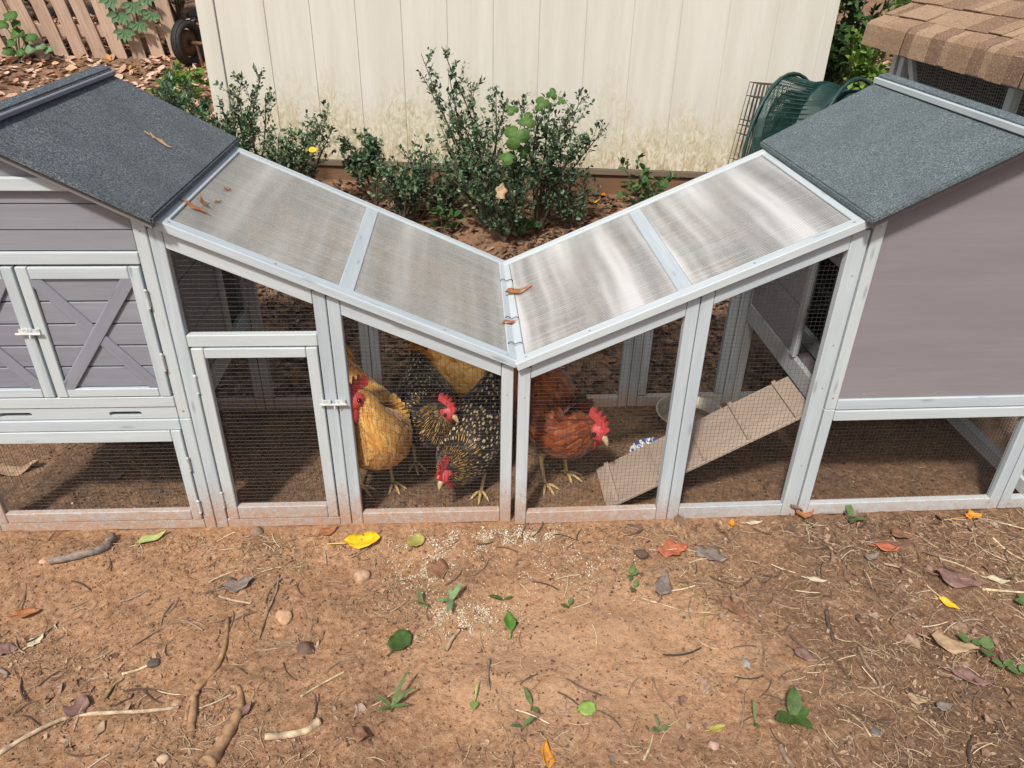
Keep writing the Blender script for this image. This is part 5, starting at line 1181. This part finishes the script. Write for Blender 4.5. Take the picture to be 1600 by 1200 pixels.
def fleshmat():
    m, nt, bs = newmat('comb_flesh'); n = noise(nt, coords(nt), 190, 3, .7)
    nt.links.new(ramp(nt, n, [(.3, (.36, .025, .030)), (.7, (.66, .10, .10))]), bs.inputs['Base Color']); bs.inputs['Roughness'].default_value = .45; bs.inputs['Subsurface Weight'].default_value = .15; bs.inputs['Subsurface Radius'].default_value = (.01, .003, .002)
    bump(nt, bs, n, .6, .0015); return m
FLESH = fleshmat(); BEAK = plain('horn_beak', (.48, .36, .20), .4, 0, 80, .2); EYE = plain('hen_eye', (.02, .01, .006), .12, 0, 20, .1); IRIS = plain('hen_iris', (.5, .18, .03), .2)
SHANK = plain('yellow_shank', (.50, .36, .16), .55, 0, 150, .35, .001)
def feathers(fr, picks, mat, name, parent, Lf, Wf, lift=.16, tailward=-1):
    """fr: loft frames; picks: (ring, angle) list; each feather lies on the body pointing to the tail"""
    V = []; F = []; U = []; rows = ((0, .30), (.25, .75), (.5, 1.0), (.75, .92), (.92, .55), (1.0, .12))
    for (i, th, k) in picks:
        i0 = int(i); f = i - i0; a_, b_ = fr[i0], fr[min(i0 + 1, len(fr) - 1)]
        mix = lambda j: a_[j] * (1 - f) + b_[j] * f
        c, T, S, Nn, ra, rb = (mix(j) for j in range(6))
        rad = S * math.cos(th) * ra + Nn * math.sin(th) * rb; nrm = S * math.cos(th) / max(ra, 1e-3) + Nn * math.sin(th) / max(rb, 1e-3); nrm /= np.linalg.norm(nrm) + 1e-9
        p = c + rad; ib = max(0, int(i) - 1); g_ = fr[ib]; pb_ = g_[0] + g_[2] * math.cos(th) * g_[4] + g_[3] * math.sin(th) * g_[5]; d = pb_ - p
        if np.linalg.norm(d) < 1e-4: d = -T
        d = d / (np.linalg.norm(d) + 1e-9); ct = -S * math.sin(th) * ra + Nn * math.cos(th) * rb; n2 = np.cross(d, ct); n2 = n2 / (np.linalg.norm(n2) + 1e-9); nrm = n2 if n2.dot(rad) > 0 else -n2
        d = d + nrm * random.uniform(.5, 1.3) * lift; sd_ = np.cross(nrm, d); sd_ /= np.linalg.norm(sd_) + 1e-9; d = d + sd_ * random.uniform(-.18, .18); d /= np.linalg.norm(d)
        L = Lf * k * random.uniform(.85, 1.15); W = Wf * k * random.uniform(.85, 1.15); o = len(V)
        for t, w_ in rows:
            q = p + d * L * t - nrm * L * .16 * t * t + nrm * .001
            V += [q - sd_ * w_ * W / 2 - nrm * w_ * W * .12, q, q + sd_ * w_ * W / 2 - nrm * w_ * W * .12]; U += [(-w_, t), (0, t), (w_, t)]
        for r_ in range(len(rows) - 1):
            for m in range(2): F.append((o + r_ * 3 + m, o + r_ * 3 + m + 1, o + r_ * 3 + m + 4, o + r_ * 3 + m + 3))
    me = npmesh(name, np.array(V), np.array(F), np.array(U)); o = link(name, me, mat, parent, None, True); o['kind'] = 'stuff'; return o
def hen(label, base, yaw, kind, joints, face, feet, scale=1.0, legs=True):
    """joints: (x fwd, y left, z up, half width, half height) from tail to beak"""
    root = tag(empty('hen', (base[0], base[1], 0), math.radians(yaw)), label, 'hen', 'hens in the run')
    J = [tuple(c * scale for c in j) for j in joints]; C = catmull(J, 5); pts = C[:, :3]; rad = np.maximum(C[:, 3:5], .003)
    V, F, fr = tube_arrays(pts, [tuple(r_) for r_ in rad], 20, S0=(0, 1, 0)); n = len(pts)
    F = F + [tuple(range(20))[::-1], tuple((n - 1) * 20 + k for k in range(20))]
    body = link('body', pymesh('body', V, F), BODYM[kind], root, None, True)
    fr = [tuple(np.array(x) if hasattr(x, '__len__') else x for x in f) for f in fr]
    nj = len(J); neck0 = (nj - 6) * 5; head0 = (nj - 3) * 5           # rings where the neck and the head start
    def picks(i0, i1, cnt, k0, k1, th0=0, th1=2 * math.pi):
        out = []; ws = np.array([max(.02, rad[int(i)][0]) for i in range(i0, i1)]); ws /= ws.sum()
        for _ in range(cnt):
            i = i0 + int(rng.choice(len(ws), p=ws)) + rng.uniform(0, .99); t = (i - i0) / max(1, i1 - i0); out.append((min(i, n - 1.01), rng.uniform(th0, th1), k0 + (k1 - k0) * t))
        return sorted(out, key=lambda q: q[0])
    bm_ = {'laced': HM['laced'], 'buff': HM['buff'], 'red': HM['red']}[kind]; hm_ = {'laced': HM['hackle'], 'buff': HM['buff'], 'red': HM['red']}[kind]
    feathers(fr, picks(5, neck0 + 3, 950, 1.15, .85), bm_, 'plumage', root, .036 * scale, .021 * scale, .20)
    feathers(fr, picks(neck0, head0 + 1, 480, 1.25, .6), hm_, 'hackle', root, .034 * scale, .0095 * scale, .10)
    # wings: two rows of longer feathers low on each flank
    for s_ in (0, math.pi):
        c0 = 0.12 if s_ == 0 else math.pi - .12
        pk = []
        for row in range(4):
            for k in range(8): pk.append((5.5 + k * 1.05 + row * .5, c0 + (1 if s_ == 0 else -1) * (row * .17 - .25) * (-1) + rng.uniform(-.04, .04), 1.0))
        feathers(fr, pk, HM['laced'] if kind == 'laced' else (HM['buffdark'] if kind == 'buff' else HM['red']), 'wing', root, .055 * scale, .022 * scale, .04)
    # tail fan
    pk = [(2.5 + rng.uniform(0, 2.5), math.pi / 2 + (k - 6.5) * .22, rng.uniform(.8, 1.15)) for k in range(14)] * 2
    feathers(fr, [(i + rng.uniform(0, .8), t + rng.uniform(-.08, .08), k) for i, t, k in pk], HM['black'] if kind == 'laced' else (HM['buffdark'] if kind == 'buff' else HM['red']), 'tail', root, .095 * scale, .026 * scale, .35)
    # head furniture
    hc = np.array(J[-3][:3]); fd = np.array(face, float); fd /= np.linalg.norm(fd); hs = np.cross([0, 0, 1.0], fd); hs /= np.linalg.norm(hs); hu = np.cross(fd, hs); hs_, hu_, fd_ = Vector(hs), Vector(hu), Vector(fd); h0 = Vector(hc); k = scale * 1.18
    W = lambda a_, b_, c_: tuple(h0 + fd_ * a_ * k + hs_ * b_ * k + hu_ * c_ * k)
    bm = bmesh.new(); bmesh.ops.create_uvsphere(bm, u_segments=16, v_segments=10, radius=1)
    for v in bm.verts: x, y, z = v.co; v.co = Vector(W(.015 + x * .026 * (1 - .12 * z), y * .0225 * (1 - .15 * x), -.003 + z * .0245))
    me = bpy.data.meshes.new('face'); bm.to_mesh(me); bm.free(); link('face', me, FLESH, root, None, True)
    cp = [(-.024, .016), (-.030, .034), (-.020, .045), (-.014, .034), (-.006, .054), (.001, .036), (.009, .056), (.015, .036), (.023, .047), (.027, .030), (.036, .030), (.036, .014), (.026, .012), (.0, .020)]
    bm = bmesh.new(); pr = []
    for s_ in (-1, 1): pr.append([bm.verts.new(W(x, s_ * .0042 * (1.6 if z < .025 else .7), z)) for x, z in cp])
    bm.faces.new(pr[0]); bm.faces.new(pr[1][::-1])
    for i in range(len(cp)): bm.faces.new((pr[0][i], pr[1][i], pr[1][(i + 1) % len(cp)], pr[0][(i + 1) % len(cp)]))
    bmesh.ops.recalc_face_normals(bm, faces=bm.faces[:]); bmesh.ops.triangulate(bm, faces=bm.faces[:]); me = bpy.data.meshes.new('comb'); bm.to_mesh(me); bm.free(); link('comb', me, FLESH, root)
    for s_ in (-1, 1):
        bm = bmesh.new(); bmesh.ops.create_uvsphere(bm, u_segments=12, v_segments=8, radius=1)
        for v in bm.verts: x, y, z = v.co; v.co = Vector(W(.026 + x * .012 * (1.15 - .3 * z), s_ * .010 + y * .005, -.034 + z * .021))
        me = bpy.data.meshes.new('wattle'); bm.to_mesh(me); bm.free(); link('wattle', me, FLESH, root, None, True)
        bm = bmesh.new(); bmesh.ops.create_uvsphere(bm, u_segments=12, v_segments=8, radius=.0052 * k)
        for v in bm.verts: v.co = v.co + Vector(W(.020, s_ * .0205, .005))
        me = bpy.data.meshes.new('eye'); bm.to_mesh(me); bm.free(); link('eye', me, EYE, root, None, True)
    mb = MB(); mb.tube([W(.030, 0, .002), W(.042, 0, .001), W(.052, 0, -.004), W(.058, 0, -.010)], [.0095 * k, .0075 * k, .0045 * k, .001], 8); mb.build('beak', BEAK, root, True)
    # legs and toes, feet given in the hen's own frame
    for (fx_, fy_, turn) in feet:
        mb = MB(); hip = np.array([fx_ - .02, fy_ * .75, .15]); hock = np.array([fx_ - .035, fy_, .088]); ft = np.array([fx_, fy_, .010])
        mb.tube(catmull([hip, hock, ft], 4), [.022, .019, .015, .011, .008, .0065, .006, .006, .0065], 8)
        for a_, L in ((0, .062), (.62, .052), (-.62, .052), (math.pi, .026)):
            d = np.array([math.cos(a_ + turn), math.sin(a_ + turn), 0]); mb.tube([ft, ft + d * L * .5 + [0, 0, .004], ft + d * L * .85 + [0, 0, -.003], ft + d * L * 1.05 + [0, 0, -.007]], [.0062, .0052, .0042, .0012], 7)
        mb.build('leg', SHANK, root, True)
    return root
TAILB = [(-.215, 0, .335, .012, .02), (-.175, 0, .305, .035, .036), (-.115, 0, .252, .082, .077), (-.03, 0, .220, .108, .099), (.055, 0, .212, .105, .099)]
hen('buff hen behind the mesh by the door latch with head turned left', (-.440, .205), -66, 'buff',
    TAILB + [(.105, -.01, .268, .072, .074), (.122, -.030, .328, .048, .049), (.120, -.045, .376, .034, .036), (.122, -.058, .408, .021, .023), (.129, -.070, .416, .017, .017), (.136, -.082, .416, .009, .009)],
    (.45, -.9, -.05), [(.03, .05, 0), (.0, -.05, .2)], 1.08)
hen('gold laced dark hen facing the camera with bright red comb', (-.268, .335), -80, 'laced',
    TAILB + [(.100, .01, .222, .074, .080), (.125, .025, .252, .054, .058), (.135, .035, .280, .038, .042), (.140, .042, .303, .022, .024), (.155, .050, .306, .017, .017), (.168, .056, .302, .009, .009)],
    (.75, .60, -.35), [(.05, .05, 0), (.02, -.05, 0)], .97)
hen('gold laced dark hen pecking low beside the joint posts', (-.118, .225), -116, 'laced',
    [(-.19, 0, .335, .012, .02), (-.16, 0, .30, .035, .036), (-.105, 0, .238, .076, .072), (-.025, 0, .180, .102, .096), (.055, 0, .146, .098, .092)] +
    [(.112, .0, .142, .074, .076), (.150, .0, .155, .052, .054), (.175, .0, .166, .037, .040), (.190, .0, .170, .022, .024), (.206, -.002, .166, .017, .017), (.218, -.004, .155, .009, .009)],
    (.8, -.05, -.62), [(.06, .06, .3), (.0, -.06, 0)], .98)
hen('buff hen standing at the back behind the laced hens', (-.06, .545), 4, 'buff', TAILB + [(.105, .0, .265, .070, .072), (.135, .0, .318, .047, .048), (.145, .0, .362, .034, .036), (.155, .0, .392, .021, .023), (.170, .0, .398, .017, .017), (.182, .0, .396, .009, .009)],
    (1, .1, -.1), [(.03, .05, 0), (.0, -.05, .2)], .98)
hen('mahogany red hen stepping towards the ramp in the right run', (.138, .268), -70, 'red',
    [(-.19, 0, .345, .012, .02), (-.16, 0, .315, .035, .036), (-.105, 0, .262, .074, .07), (-.025, 0, .222, .093, .09), (.055, 0, .196, .090, .088)] +
    [(.098, .02, .190, .074, .078), (.118, .045, .205, .052, .055), (.126, .060, .215, .037, .040), (.132, .070, .220, .021, .023), (.142, .080, .214, .017, .017), (.152, .088, .206, .009, .009)],
    (.85, .30, -.5), [(.085, -.045, .1), (.06, .05, .5)], 1.17)
